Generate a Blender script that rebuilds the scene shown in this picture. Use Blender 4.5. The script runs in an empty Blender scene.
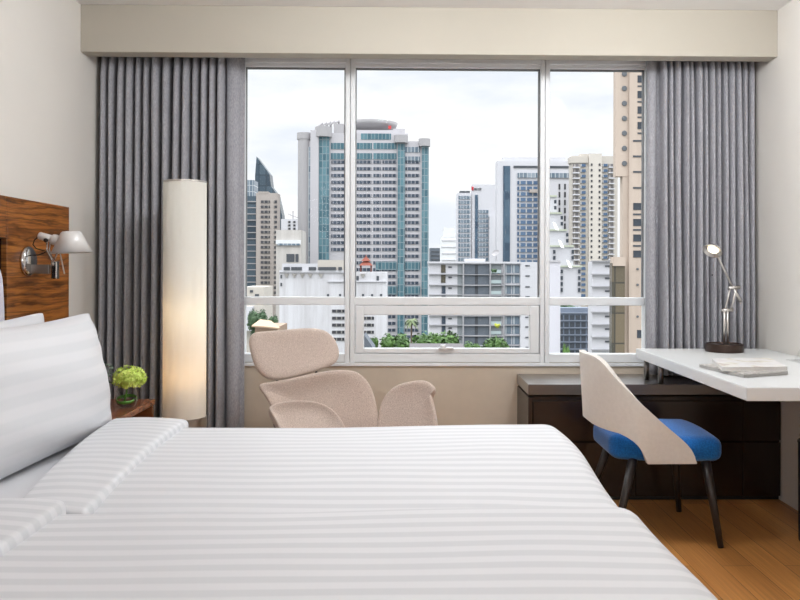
import bpy, bmesh, math, random
from mathutils import Vector, Matrix
R = math.radians
C = bpy.context.scene.collection
random.seed(7)
FILL_E, SKY_E = 36.0, 1.13

# ------------------------------------------------------------------ camera
YAW, ROLL, F, HC = R(1.0), 0.003, 800.0, 1.2
CX, CY = 419.0, 267.0
cam_d = bpy.data.cameras.new('camera')
cam = bpy.data.objects.new('camera', cam_d); C.objects.link(cam)
cam_d.sensor_width = 36; cam_d.sensor_fit = 'HORIZONTAL'; cam_d.lens = 36 * F / 800
cam_d.shift_x = -(CX - 400) / 800; cam_d.shift_y = -(300 - CY) / 800
cam_d.clip_start = .05; cam_d.clip_end = 3000
RM = Matrix.Rotation(-YAW, 4, 'Z') @ Matrix.Rotation(R(90), 4, 'X') @ Matrix.Rotation(ROLL, 4, 'Z')
cam.matrix_world = Matrix.Translation((0, 0, HC)) @ RM
bpy.context.scene.camera = cam
R3 = RM.to_3x3()

def ray(px, py):
    return R3 @ Vector(((px - CX) / F, -(py - CY) / F, -1.0))
def P(px, py, Y):
    """the point at depth Y that is seen at a pixel of the photograph"""
    d = ray(px, py); return Vector((0, 0, HC)) + d * (Y / d.y)
def on_plane(px, py, pt, n):
    d = ray(px, py); o = Vector((0, 0, HC))
    return o + d * ((Vector(pt) - o).dot(n) / d.dot(n))

# ------------------------------------------------------------------ materials
def lin(c):
    out = []
    for v in c:
        v = v / 255.0
        out.append(v / 12.92 if v <= .04045 else ((v + .055) / 1.055) ** 2.4)
    return (*out, 1.0)

class NT:
    def __init__(self, m):
        m.use_nodes = True
        self.t = m.node_tree; self.n = self.t.nodes; self.l = self.t.links
        self.b = self.n.get('Principled BSDF')
    def add(self, typ, **kw):
        nd = self.n.new(typ)
        for k, v in kw.items():
            if k in nd.inputs.keys(): nd.inputs[k].default_value = v
            else: setattr(nd, k, v)
        return nd
    def link(self, a, b): self.l.new(a, b)
    def coords(self, kind='Object', scale=(1, 1, 1), rot=(0, 0, 0)):
        tc = self.add('ShaderNodeTexCoord'); mp = self.add('ShaderNodeMapping')
        mp.inputs['Scale'].default_value = scale; mp.inputs['Rotation'].default_value = rot
        self.link(tc.outputs[kind], mp.inputs['Vector']); return mp.outputs['Vector']
    def ramp(self, fac, stops):
        r = self.add('ShaderNodeValToRGB'); e = r.color_ramp.elements
        while len(e) < len(stops): e.new(.5)
        for el, (p, c) in zip(e, stops): el.position = p; el.color = c
        self.link(fac, r.inputs['Fac']); return r.outputs['Color']
    def noise(self, vec, scale, detail=3, rough=.5, dist=0):
        nd = self.add('ShaderNodeTexNoise'); nd.inputs['Scale'].default_value = scale
        nd.inputs['Detail'].default_value = detail; nd.inputs['Roughness'].default_value = rough
        nd.inputs['Distortion'].default_value = dist
        if vec is not None: self.link(vec, nd.inputs['Vector'])
        return nd.outputs['Fac']
    def mix(self, fac, a, b, mode='MIX'):
        m = self.add('ShaderNodeMix', data_type='RGBA', blend_type=mode)
        for i, v in ((0, fac), (6, a), (7, b)):
            if hasattr(v, 'is_linked') or hasattr(v, 'node'): self.link(v, m.inputs[i])
            else: m.inputs[i].default_value = v
        return m.outputs[2]
    def math(self, op, a, b=0.0, c=None):
        m = self.add('ShaderNodeMath', operation=op)
        for i, v in enumerate((a, b) if c is None else (a, b, c)):
            if hasattr(v, 'node'): self.link(v, m.inputs[i])
            else: m.inputs[i].default_value = v
        return m.outputs[0]
    def bump(self, h, strength=.2, dist=.01):
        b = self.add('ShaderNodeBump'); b.inputs['Strength'].default_value = strength
        b.inputs['Distance'].default_value = dist
        self.link(h, b.inputs['Height']); self.link(b.outputs['Normal'], self.b.inputs['Normal'])

MATS = {}
def mat(name, col, rough=.5, metal=0, var=.06, scale=12, bump=0, bscale=200, spec=None, sheen=0, kind='Object'):
    """a plain procedural material: base colour with a faint noise, optional grain bump"""
    if name in MATS: return MATS[name]
    m = bpy.data.materials.new(name); t = NT(m)
    t.b.inputs['Roughness'].default_value = rough; t.b.inputs['Metallic'].default_value = metal
    if spec is not None: t.b.inputs['Specular IOR Level'].default_value = spec
    if sheen: t.b.inputs['Sheen Weight'].default_value = sheen
    c = lin(col); v = t.coords(kind)
    f = t.noise(v, scale, 4)
    lo = tuple(x * (1 - var) for x in c[:3]) + (1,); hi = tuple(min(1, x * (1 + var)) for x in c[:3]) + (1,)
    t.link(t.ramp(f, [(.3, lo), (.7, hi)]), t.b.inputs['Base Color'])
    if bump: t.bump(t.noise(v, bscale, 2), bump, .002)
    MATS[name] = m; return m

def wood_headboard():
    m = bpy.data.materials.new('rosewood_veneer'); t = NT(m)
    v = t.coords('Object', (1, .55, 3.2))
    warp = t.noise(v, 2.4, 3, .55, .8)
    v2 = t.coords('Object', (1, .9, 24))
    fine = t.noise(v2, 3.0, 6, .65, 1.2)
    w = t.add('ShaderNodeTexWave', wave_type='BANDS', bands_direction='Z', wave_profile='SAW')
    w.inputs['Scale'].default_value = 2.2; w.inputs['Distortion'].default_value = 17; w.inputs['Detail'].default_value = 4
    w.inputs['Detail Scale'].default_value = .9; w.inputs['Detail Roughness'].default_value = .62
    t.link(v, w.inputs['Vector'])
    base = t.ramp(w.outputs['Fac'], [(0, lin((108, 64, 24))), (.12, lin((146, 90, 38))), (.5, lin((182, 117, 52))), (.88, lin((164, 103, 44))), (1, lin((116, 71, 29)))])
    streak = t.ramp(fine, [(.34, lin((70, 44, 30))), (.44, lin((190, 170, 156))), (.56, (1, 1, 1, 1))])
    c = t.mix(.8, base, streak, 'MULTIPLY')
    tone = t.ramp(warp, [(.3, (.72, .68, .62, 1)), (.7, (1.0, 1.0, 1.0, 1))])
    t.link(t.mix(.8, c, tone, 'MULTIPLY'), t.b.inputs['Base Color'])
    t.b.inputs['Roughness'].default_value = .32
    t.bump(fine, .06, .002)
    return m
def wood_floor():
    m = bpy.data.materials.new('bamboo_plank_floor'); t = NT(m)
    v = t.coords('Object', (1, 1, 1), (0, 0, R(90)))
    br = t.add('ShaderNodeTexBrick'); br.offset = .37; br.squash = 1
    br.inputs['Color1'].default_value = lin((204, 146, 84)); br.inputs['Color2'].default_value = lin((178, 124, 70))
    br.inputs['Mortar'].default_value = lin((62, 34, 15)); br.inputs['Scale'].default_value = 1
    br.inputs['Mortar Size'].default_value = .0012; br.inputs['Brick Width'].default_value = 1.35
    br.inputs['Row Height'].default_value = .128; br.inputs['Bias'].default_value = -.1
    t.link(v, br.inputs['Vector'])
    v2 = t.coords('Object', (75, 1.6, 1)); grain = t.noise(v2, 1.6, 5, .6)
    g = t.ramp(grain, [(.3, (.72, .68, .62, 1)), (.68, (1.12, 1.1, 1.05, 1))])
    t.link(t.mix(.9, br.outputs['Color'], g, 'MULTIPLY'), t.b.inputs['Base Color'])
    t.b.inputs['Roughness'].default_value = .38
    t.bump(grain, .05, .001)
    return m
def dark_wood(rough=.24, name='wenge_veneer', spec=.5, polish=False):
    m = bpy.data.materials.new(name); t = NT(m)
    v = t.coords('Object', (2.2, 2.2, 26)); g = t.noise(v, 2.2, 6, .6, .6)
    t.link(t.ramp(g, [(.3, lin((27, 17, 13))), (.7, lin((42, 27, 20)))]), t.b.inputs['Base Color'])
    t.b.inputs['Roughness'].default_value = rough; t.b.inputs['Specular IOR Level'].default_value = spec
    if polish:
        for k_, v_ in (('Coat Weight', 1), ('Coat Roughness', .28), ('Coat IOR', 1.9)): t.b.inputs[k_].default_value = v_
    t.bump(g, .03, .001)
    return m
def nightstand_wood():
    m = bpy.data.materials.new('walnut_veneer'); t = NT(m)
    v = t.coords('Object', (3, 26, 26)); g = t.noise(v, 1.2, 6, .6, .6)
    t.link(t.ramp(g, [(.3, lin((96, 52, 30))), (.7, lin((150, 92, 58)))]), t.b.inputs['Base Color'])
    t.b.inputs['Roughness'].default_value = .22
    return m
def sheet(name, period, lo, hi, bumpy=.12):
    """white sateen with woven stripes that follow a per-vertex coordinate"""
    m = bpy.data.materials.new(name); t = NT(m)
    a = t.add('ShaderNodeAttribute'); a.attribute_name = 'stripe'
    s = t.math('SINE', t.math('MULTIPLY', a.outputs['Fac'], 2 * math.pi / period))
    k = t.math('MULTIPLY_ADD', s, 1.3, .5)
    kk = t.add('ShaderNodeClamp'); t.link(k, kk.inputs['Value'])
    t.link(t.mix(kk.outputs[0], lin(lo), lin(hi)), t.b.inputs['Base Color'])
    t.link(t.math('MULTIPLY_ADD', kk.outputs[0], -.16, .66), t.b.inputs['Roughness'])
    t.b.inputs['Sheen Weight'].default_value = .08
    v = t.coords('Object'); h = t.noise(v, 5.5, 4, .55, .4)
    t.bump(h, bumpy, .03)
    return m
def fabric(name, col, col2, scale, bump=.35, rough=.9, weave=None):
    m = bpy.data.materials.new(name); t = NT(m)
    v = t.coords('Object', weave or (1, 1, 1)); f = t.noise(v, scale, 2, .6)
    t.link(t.ramp(f, [(.35, lin(col)), (.65, lin(col2))]), t.b.inputs['Base Color'])
    t.b.inputs['Roughness'].default_value = rough; t.b.inputs['Sheen Weight'].default_value = .25
    t.b.inputs['Specular IOR Level'].default_value = .2
    t.bump(f, bump, .003)
    return m
def curtain_mat():
    m = bpy.data.materials.new('grey_curtain_weave'); t = NT(m)
    v = t.coords('Object', (1, 1, .25)); f = t.noise(v, 260, 2, .6)
    col = t.ramp(f, [(.35, lin((150, 150, 156))), (.65, lin((174, 174, 180)))])
    t.link(col, t.b.inputs['Base Color'])
    t.b.inputs['Roughness'].default_value = .92; t.b.inputs['Specular IOR Level'].default_value = .15
    tr = t.add('ShaderNodeBsdfTranslucent'); t.link(col, tr.inputs['Color'])
    mx = t.add('ShaderNodeMixShader'); mx.inputs[0].default_value = .05
    out = t.n['Material Output']
    t.link(t.b.outputs[0], mx.inputs[1]); t.link(tr.outputs[0], mx.inputs[2]); t.link(mx.outputs[0], out.inputs[0])
    return m
def shade_mat():
    m = bpy.data.materials.new('pleated_cream_shade'); t = NT(m)
    v = t.coords('Object', (60, 60, .6)); f = t.noise(v, 1.2, 2)
    col = t.ramp(f, [(.3, lin((243, 240, 232))), (.7, lin((245, 242, 235)))])
    t.link(col, t.b.inputs['Base Color']); t.b.inputs['Roughness'].default_value = .85
    tr = t.add('ShaderNodeBsdfTranslucent'); t.link(col, tr.inputs['Color'])
    mx = t.add('ShaderNodeMixShader'); mx.inputs[0].default_value = .32
    out = t.n['Material Output']
    t.link(t.b.outputs[0], mx.inputs[1]); t.link(tr.outputs[0], mx.inputs[2]); t.link(mx.outputs[0], out.inputs[0])
    return m
def pane_mat():
    """thin clear window glass: lets light straight through, mirrors a little at grazing angles"""
    m = bpy.data.materials.new('window_glass'); t = NT(m)
    t.n.remove(t.b)
    tr = t.add('ShaderNodeBsdfTransparent'); gl = t.add('ShaderNodeBsdfGlossy'); gl.inputs['Roughness'].default_value = .02
    tr.inputs['Color'].default_value = (.97, .98, .975, 1)
    fr = t.add('ShaderNodeFresnel'); fr.inputs['IOR'].default_value = 1.07
    mx = t.add('ShaderNodeMixShader')
    t.link(fr.outputs[0], mx.inputs[0]); t.link(tr.outputs[0], mx.inputs[1]); t.link(gl.outputs[0], mx.inputs[2])
    t.link(mx.outputs[0], t.n['Material Output'].inputs[0])
    return m
def thin_glass(name, tint, ior):
    m = bpy.data.materials.new(name); t = NT(m); t.n.remove(t.b)
    tr = t.add('ShaderNodeBsdfTransparent'); gl = t.add('ShaderNodeBsdfGlossy'); gl.inputs['Roughness'].default_value = .03
    tr.inputs['Color'].default_value = tint
    fr = t.add('ShaderNodeFresnel'); fr.inputs['IOR'].default_value = ior; mx = t.add('ShaderNodeMixShader')
    t.link(t.math('MINIMUM', fr.outputs[0], .22), mx.inputs[0]); t.link(tr.outputs[0], mx.inputs[1]); t.link(gl.outputs[0], mx.inputs[2])
    t.link(mx.outputs[0], t.n['Material Output'].inputs[0])
    return m
def clear_mat(name, tint, ior, rough=.0, opacity=.0):
    m = bpy.data.materials.new(name); t = NT(m)
    t.b.inputs['Base Color'].default_value = tint; t.b.inputs['Roughness'].default_value = rough
    t.b.inputs['Transmission Weight'].default_value = 1 - opacity; t.b.inputs['IOR'].default_value = ior
    return m
def facade_glass(name, c1, c2, mull, sx, sz, line=.06, rough=.25):
    """glazing of one window band: panes parted by mullions, tone varying from pane to pane"""
    m = bpy.data.materials.new(name); t = NT(m)
    v = t.coords('Object', (1, 1, 1), (R(90), 0, 0)); v.node.inputs['Location'].default_value = (sx * .31, sz / 2, 0)
    br = t.add('ShaderNodeTexBrick'); br.offset = 0
    br.inputs['Color1'].default_value = lin(c1); br.inputs['Color2'].default_value = lin(c2); br.inputs['Mortar'].default_value = lin(mull)
    br.inputs['Scale'].default_value = 1; br.inputs['Mortar Size'].default_value = line
    br.inputs['Brick Width'].default_value = sx; br.inputs['Row Height'].default_value = sz
    t.link(v, br.inputs['Vector']); t.link(br.outputs['Color'], t.b.inputs['Base Color'])
    t.b.inputs['Roughness'].default_value = rough
    return m
def leafy(name, c1, c2, scale=1.5, rough=.6):
    m = bpy.data.materials.new(name); t = NT(m)
    v = t.coords('Object'); f = t.noise(v, scale, 3, .7)
    t.link(t.ramp(f, [(.3, lin(c1)), (.7, lin(c2))]), t.b.inputs['Base Color']); t.b.inputs['Roughness'].default_value = rough
    return m
def concrete(name, c, stain, scale=.35):
    """painted wall with rain streaks running down it"""
    m = bpy.data.materials.new(name); t = NT(m)
    v = t.coords('Object', (1, 1, .08)); f = t.noise(v, scale, 5, .7)
    t.link(t.ramp(f, [(.35, lin(stain)), (.6, lin(c))]), t.b.inputs['Base Color']); t.b.inputs['Roughness'].default_value = .8
    return m
def cover_art():
    m = bpy.data.materials.new('magazine_cover'); t = NT(m)
    v = t.coords('Object', (9, 7, 1)); f = t.noise(v, 1.1, 3, .5)
    t.link(t.ramp(f, [(.36, lin((206, 196, 190))), (.42, lin((230, 226, 214))), (.5, lin((238, 238, 239))), (.72, lin((226, 220, 221)))]), t.b.inputs['Base Color'])
    t.b.inputs['Roughness'].default_value = .25
    return m
def marble_cover():
    m = bpy.data.materials.new('grey_patterned_cover'); t = NT(m)
    v = t.coords('Object', (1, 1, 1)); f = t.noise(v, 60, 3, .6)
    t.link(t.ramp(f, [(.35, lin((118, 114, 112))), (.65, lin((206, 203, 200)))]), t.b.inputs['Base Color'])
    t.b.inputs['Roughness'].default_value = .35
    return m

# ------------------------------------------------------------------ objects
ORG = {}
def tag(o, label=None, cat=None, group=None, kind=None):
    if label: o['label'] = label
    if cat: o['category'] = cat
    if group: o['group'] = group
    if kind: o['kind'] = kind
    return o
def thing(name, label, cat, loc=(0, 0, 0), group=None, kind=None):
    o = bpy.data.objects.new(name, None); o.empty_display_size = .1; C.objects.link(o)
    o.location = loc; ORG[o.name] = Vector(loc)
    return tag(o, label, cat, group, kind)
def obj(name, bm, m, parent=None, smooth=False, origin=None, recalc=True):
    """link a bmesh built in room coordinates as ONE object (a part when it has a parent)"""
    me = bpy.data.meshes.new(name)
    if recalc: bmesh.ops.recalc_face_normals(bm, faces=bm.faces[:])
    org = Vector(origin) if origin is not None else (ORG[parent.name] if parent else Vector((0, 0, 0)))
    if org.length: bmesh.ops.translate(bm, verts=bm.verts[:], vec=-org)
    bm.to_mesh(me); bm.free()
    me.materials.append(m)
    if smooth:
        for p in me.polygons: p.use_smooth = True
    o = bpy.data.objects.new(name, me); C.objects.link(o)
    if parent:
        o.parent = parent; o.location = org - ORG[parent.name]
    else: o.location = org
    ORG[o.name] = org
    return o
def struct(name, bm, m, parent=None, smooth=False):
    o = obj(name, bm, m, parent, smooth)
    if not parent: o['kind'] = 'structure'
    return o
def box(bm, x0, x1, y0, y1, z0, z1, bev=0, seg=2):
    r = bmesh.ops.create_cube(bm, size=1)
    M = Matrix.Translation(((x0 + x1) / 2, (y0 + y1) / 2, (z0 + z1) / 2)) @ Matrix.Diagonal((abs(x1 - x0), abs(y1 - y0), abs(z1 - z0), 1))
    bmesh.ops.transform(bm, matrix=M, verts=r['verts'])
    if bev:
        es = list({e for v in r['verts'] for e in v.link_edges})
        bmesh.ops.bevel(bm, geom=es, offset=bev, segments=seg, affect='EDGES', profile=.5)
    return bm
def bx(*a, **k): return box(bmesh.new(), *a, **k)
def tube(bm, pts, radii, seg=12, cap=True):
    pts = [Vector(p) for p in pts]
    if not hasattr(radii, '__len__'): radii = [radii] * len(pts)
    rings = []; ref = None
    for i, p in enumerate(pts):
        t = (pts[min(i + 1, len(pts) - 1)] - pts[max(i - 1, 0)]).normalized()
        if ref is None:
            ref = Vector((0, 0, 1)) if abs(t.z) < .9 else Vector((1, 0, 0))
        a = (ref - t * ref.dot(t)).normalized(); ref = a; b = t.cross(a)
        rings.append([bm.verts.new(p + (a * math.cos(2 * math.pi * k / seg) + b * math.sin(2 * math.pi * k / seg)) * radii[i]) for k in range(seg)])
    for r0, r1 in zip(rings, rings[1:]):
        for k in range(seg): bm.faces.new((r0[k], r0[(k + 1) % seg], r1[(k + 1) % seg], r1[k]))
    if cap: bm.faces.new(rings[0][::-1]); bm.faces.new(rings[-1])
    return bm
def lathe(bm, prof, at, axis=(0, 0, 1), seg=32):
    """turn a profile of (radius, height) about an axis through a point"""
    ax = Vector(axis).normalized(); q = Vector((0, 0, 1)).rotation_difference(ax); at = Vector(at); rings = []
    for r, h in prof:
        if r < 1e-6: rings.append([bm.verts.new(at + q @ Vector((0, 0, h)))])
        else: rings.append([bm.verts.new(at + q @ Vector((r * math.cos(2 * math.pi * k / seg), r * math.sin(2 * math.pi * k / seg), h))) for k in range(seg)])
    for a, b in zip(rings, rings[1:]):
        for k in range(seg):
            k2 = (k + 1) % seg
            if len(a) == 1 and len(b) == 1: continue
            if len(a) == 1: bm.faces.new((a[0], b[k], b[k2]))
            elif len(b) == 1: bm.faces.new((a[k], a[k2], b[0]))
            else: bm.faces.new((a[k], a[k2], b[k2], b[k]))
    return bm
def smooth_closed(pts, n):
    m = len(pts); out = []
    for i in range(n):
        s = i * m / n; k = int(s); f = s - k
        p0, p1, p2, p3 = (pts[(k + j - 1) % m] for j in range(4))
        out.append(.5 * ((2 * p1) + (p2 - p0) * f + (2 * p0 - 5 * p1 + 4 * p2 - p3) * f * f + (3 * p1 - p0 - 3 * p2 + p3) * f ** 3))
    return out
def pad(bm, outline, pt, normal, thick, dish=0.0, bend=None, dpow=2, n=72, rings=10, power=2.6):
    """an upholstered shell: a closed outline on a plane, puffed to a thickness, dished towards its normal"""
    nrm = Vector(normal).normalized(); pts = smooth_closed([Vector(p) for p in outline], n)
    c = sum(pts, Vector()) / n
    def layer(sgn):
        res = []
        for k in range(rings + 1):
            r = math.sin(k / rings * math.pi / 2) if k else 0
            r = min(1, r)
            t = thick / 2 * (1 - r ** power) ** (1 / 2.0)
            off = sgn * t - dish * (1 - r ** dpow)
            ring = []
            for p in (pts if k else [c]):
                q = c + (p - c) * r
                if bend: q = bend(q, c)
                ring.append(q + nrm * off)
            res.append(ring)
        return res
    rim = None
    for sgn in (1, -1):
        L = layer(sgn); vs = []
        for k, ring in enumerate(L):
            if k == rings and rim: vs.append(rim); continue
            vs.append([bm.verts.new(q) for q in ring])
        if rim is None: rim = vs[-1]
        for i in range(n): bm.faces.new((vs[0][0], vs[1][i], vs[1][(i + 1) % n]))
        for a, b in zip(vs[1:], vs[2:]):
            for i in range(n):
                j = (i + 1) % n
                bm.faces.new((a[i], b[i], b[j], a[j]))
    return bm
def rcube(x0, x1, y0, y1, z0, z1, r, nx, ny, nz, fn=None, stripe=False, rz=None):
    """a soft-edged block (mattress, duvet, cushion); returns a bmesh with a stripe coordinate per vertex"""
    bm = bmesh.new(); lay = bm.verts.layers.float.new('stripe')
    cache = {}
    rz = rz or r
    def V(i, j, k):
        key = (i, j, k)
        if key in cache: return cache[key]
        def pos(a, b, t, rr, n):
            # denser rows close to the rounded edges
            u = t / n; e = .5 - .5 * math.cos(u * math.pi); w = .55 * e + .45 * u
            return a + (b - a) * w
        p = Vector((pos(x0, x1, i, r, nx), pos(y0, y1, j, r, ny), pos(z0, z1, k, rz, nz)))
        q = Vector((min(max(p.x, x0 + r), x1 - r), min(max(p.y, y0 + r), y1 - r), min(max(p.z, z0 + rz), z1 - rz)))
        d = p - q; d.z *= r / rz
        if d.length > 1e-9:
            m = max(abs(d.x), abs(d.y), abs(d.z)); d = d.normalized() * m
        d.z *= rz / r
        out = q + d
        s = p.y
        if j == 0: s = y0 - (z1 - p.z)
        if j == ny: s = y1 + (z1 - p.z)
        if fn: out = fn(out, p)
        v = bm.verts.new(out); v[lay] = s; cache[key] = v; return v
    def quad(a, b, c, d): bm.faces.new((a, b, c, d))
    for i in range(nx):
        for j in range(ny):
            for k in (0, nz): quad(V(i, j, k), V(i + 1, j, k), V(i + 1, j + 1, k), V(i, j + 1, k))
    for i in range(nx):
        for k in range(nz):
            for j in (0, ny): quad(V(i, j, k), V(i + 1, j, k), V(i + 1, j, k + 1), V(i, j, k + 1))
    for j in range(ny):
        for k in range(nz):
            for i in (0, nx): quad(V(i, j, k), V(i, j + 1, k), V(i, j + 1, k + 1), V(i, j, k + 1))
    return bm
def wob(x, y, z=0, s=1.0):
    return (math.sin(3.1 * x * s + 1.3 * y * s) + math.sin(5.3 * y * s - 2.1 * x * s + 1) + .6 * math.sin(9.7 * x * s + 7.1 * y * s + 2) + .4 * math.sin(14 * y * s - 11 * x * s)) / 3
def interp(x, tab):
    if x <= tab[0][0]: return tab[0][1]
    for (a, fa), (b, fb) in zip(tab, tab[1:]):
        if x <= b: return fa + (fb - fa) * (x - a) / (b - a)
    return tab[-1][1]
# ------------------------------------------------------------------ room shell
XL, XR, YW, YB, ZC = -1.675, 1.945, 4.50, -2.4, 2.548
wallpaint = mat('warm_white_paint', (218, 214, 208), .75, var=.015, scale=3, bump=.05, bscale=300)
beampaint = mat('shaded_putty_paint', (178, 172, 160), .75, var=.015, scale=3, bump=.05, bscale=300)  # beam colour, darkened for its turn away from the window
tanpaint = mat('tan_wall_covering', (192, 180, 164), .7, var=.03, scale=14, bump=.08, bscale=250)
ceilpaint = mat('ceiling_paint', (230, 228, 226), .8, var=.01, scale=2)
framepaint = mat('window_frame_enamel', (226, 229, 232), .35, var=.02, scale=6)
gasket = mat('dark_gasket', (118, 120, 122), .6)
glass = pane_mat()
struct('floor', bx(XL - .15, XR + .15, YB - .15, YW, -.12, 0), wood_floor())
struct('ceiling', bx(XL - .15, XR + .15, YB - .15, YW + .2, ZC, ZC + .15), ceilpaint)
struct('wall_left', bx(XL - .15, XL, YB - .15, YW + .2, 0, ZC), wallpaint)
struct('wall_right', bx(XR, XR + .15, YB - .15, YW + .2, 0, ZC), wallpaint)
struct('wall_back', bx(XL, XR, YB - .15, YB, 0, ZC), wallpaint)
def wx(px): return P(px, 200, YW).x
def wz(py): return P(350, py, YW).z
WX0, WX1, WZ0, WZ1 = wx(236.5), wx(653), wz(363), wz(58)
M1, M2 = wx(350), wx(545.2)
b = bmesh.new()
box(b, XL, XR, YW, YW + .2, 0, WZ0); box(b, XL, XR, YW, YW + .2, WZ1, ZC)
box(b, XL, WX0, YW, YW + .2, WZ0, WZ1); box(b, WX1, XR, YW, YW + .2, WZ0, WZ1)
struct('wall_window', b, tanpaint)
struct('trim_1', bx(XL, XR, 4.15, 4.25, 2.304, ZC, .003), beampaint)
struct('trim_2', bx(WX0 - .02, WX1 + .02, YW - .012, YW, wz(366), wz(362.5), .003), framepaint)

FY = YW + .004
def rail(bm, x0, x1, z0, z1, y0=0., y1=.07, bev=.004): box(bm, x0, x1, FY + y0, FY + y1, z0, z1, bev, 2)
def window(name, x0, x1, gx0, gx1, casement=None):
    """outer frame, transom, an upper and a lower light; the middle one holds a top-hung casement"""
    b = bmesh.new()
    ztop, zg, zt1, zt0, zb = WZ1, wz(66.5), wz(297), wz(305), wz(354)
    rail(b, x0, gx0, WZ0, ztop); rail(b, gx1, x1, WZ0, ztop)
    rail(b, gx0 - .004, gx1 + .004, zg, ztop - .006, .006); rail(b, gx0 - .004, gx1 + .004, WZ0 + .003, zb, .006)
    rail(b, gx0 - .004, gx1 + .004, wz(63), ztop - .003, -.012, .02)
    w = struct(name, b, framepaint)
    t = bmesh.new(); rail(t, gx0, gx1, zt0, zt1, .002, .06); struct('transom', t, framepaint, w)
    g = bmesh.new()
    for a in ((gx0, gx1, zg - .008, zg), (gx1 - .008, gx1, zt1, zg), (gx0, gx0 + .005, zt1, zg)): box(g, a[0], a[1], FY + .03, FY + .05, a[2], a[3])
    struct('gasket', g, gasket, w)
    struct('upper_pane', bx(gx0, gx1, FY + .04, FY + .046, zt1, zg), glass, w)
    if casement:
        cx0, cx1, cz0, cz1 = casement
        c = bmesh.new()
        for (a0, a1, c0, c1) in ((gx0 + .004, cx0, zb + .004, zt0 - .004), (cx1, gx1 - .004, zb + .004, zt0 - .004), (cx0, cx1, zb + .004, cz0), (cx0, cx1, cz1, zt0 - .004)):
            rail(c, a0, a1, c0, c1, .006, .055)
        co = struct('casement', c, framepaint, w)
        struct('lower_pane', bx(cx0, cx1, FY + .035, FY + .041, cz0, cz1), glass, w)
        h = bmesh.new(); box(h, wx(439), wx(454), FY - .018, FY + .012, wz(349), wz(347), .004); box(h, wx(441), wx(446), FY - .03, FY + .006, wz(348.6), wz(344.5), .003)
        struct('handle', h, framepaint, co)
    else:
        struct('lower_pane', bx(gx0, gx1, FY + .04, FY + .046, zb, zt0), glass, w)
    return w
window('window_1', WX0, M1 - .001, wx(244.5), wx(345))
window('window_2', M1 + .001, M2 - .001, wx(355), wx(540.5), (wx(364), wx(530.5), wz(348.5), wz(315)))
window('window_3', M2 + .001, WX1, wx(550), wx(645.5))

# ------------------------------------------------------------------ curtains
cmat = curtain_mat()
def curtain(name, label, x0, x1, z0, z1, pleats, y0=4.412, amp=.086, seed=1, wide_end=None):
    rnd = random.Random(seed)
    ws = [rnd.uniform(.8, 1.2) for _ in range(pleats)]
    if wide_end == 'right': ws[-1] = 1.9
    if wide_end == 'left': ws[0] = 1.9
    am = [rnd.uniform(.75, 1.1) for _ in range(pleats)]; ph = [rnd.uniform(-1, 1) for _ in range(pleats)]
    tot = sum(ws); bm = bmesh.new(); rows = []; NZ = 26; NP = 14
    # one pleat in plan: a full lobe towards the room, then a narrow gap running back to the wall
    prof = []
    for q in range(14):
        u = q / 13; an = math.pi * (1 - u)
        prof.append((.34 + .335 * math.cos(an), math.sin(an) ** .55 if 0 < u < 1 else 0))
    prof += [(.70, -.10), (.83, -.16), (.96, -.10)]
    for iz in range(NZ + 1):
        f = iz / NZ; z = z1 + (z0 - z1) * f; row = []; acc = 0
        for k in range(pleats):
            last = (wide_end == 'right' and k == pleats - 1) or (wide_end == 'left' and k == 0)
            a = amp * am[k] * (.8 + .3 * f) * (.5 if last else 1); pinch = 1 - .35 * max(0, 1 - f * 14)
            for (s, lob) in prof:
                sw = .10 * ph[k] * math.sin(1.3 * f * math.pi + k) * max(lob, 0)
                x = x0 + (x1 - x0) * (acc + ws[k] * (s + sw + .02)) / tot
                y = y0 + amp * .38 - 1.45 * a * lob * pinch + .006 * math.sin(2.3 * f * math.pi + k * 1.7) * ph[k]
                row.append(bm.verts.new((x, y, z)))
            acc += ws[k]
        rows.append(row)
    for a, b in zip(rows, rows[1:]):
        for i in range(len(a) - 1): bm.faces.new((a[i], a[i + 1], b[i + 1], b[i]))
    t = tag(obj(name, bm, cmat, smooth=True, recalc=False), label, 'curtain', 'pleated window curtains')
    so = t.modifiers.new('thickness', 'SOLIDIFY'); so.thickness = .003
    return t
curtain('curtain', 'grey pleated floor-length curtain behind the cylindrical floor lamp, left of the window', XL + .024, P(242.5, 200, 4.38).x, .02, 2.42, 15, seed=4, wide_end='right')
curtain('curtain', 'grey pleated curtain behind the desk lamp, right of the window', P(649.5, 200, 4.38).x, P(756.5, 200, 4.38).x, .612, 2.42, 15, seed=9, wide_end='left')

# ------------------------------------------------------------------ metals, plastics
chrome = mat('polished_chrome', (205, 205, 205), .12, 1, var=.02)
nickel = mat('brushed_nickel', (200, 196, 192), .34, 1, var=.03, scale=40)
steel = mat('satin_steel', (150, 146, 142), .35, 1, var=.03)
black = mat('black_plastic', (22, 22, 22), .45)
aluminium = mat('matt_aluminium', (214, 212, 210), .45, .2, var=.02)
white_linen = mat('white_cotton_sheet', (211, 212, 216), .8, var=.01, scale=3, bump=.05, bscale=40)

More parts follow.
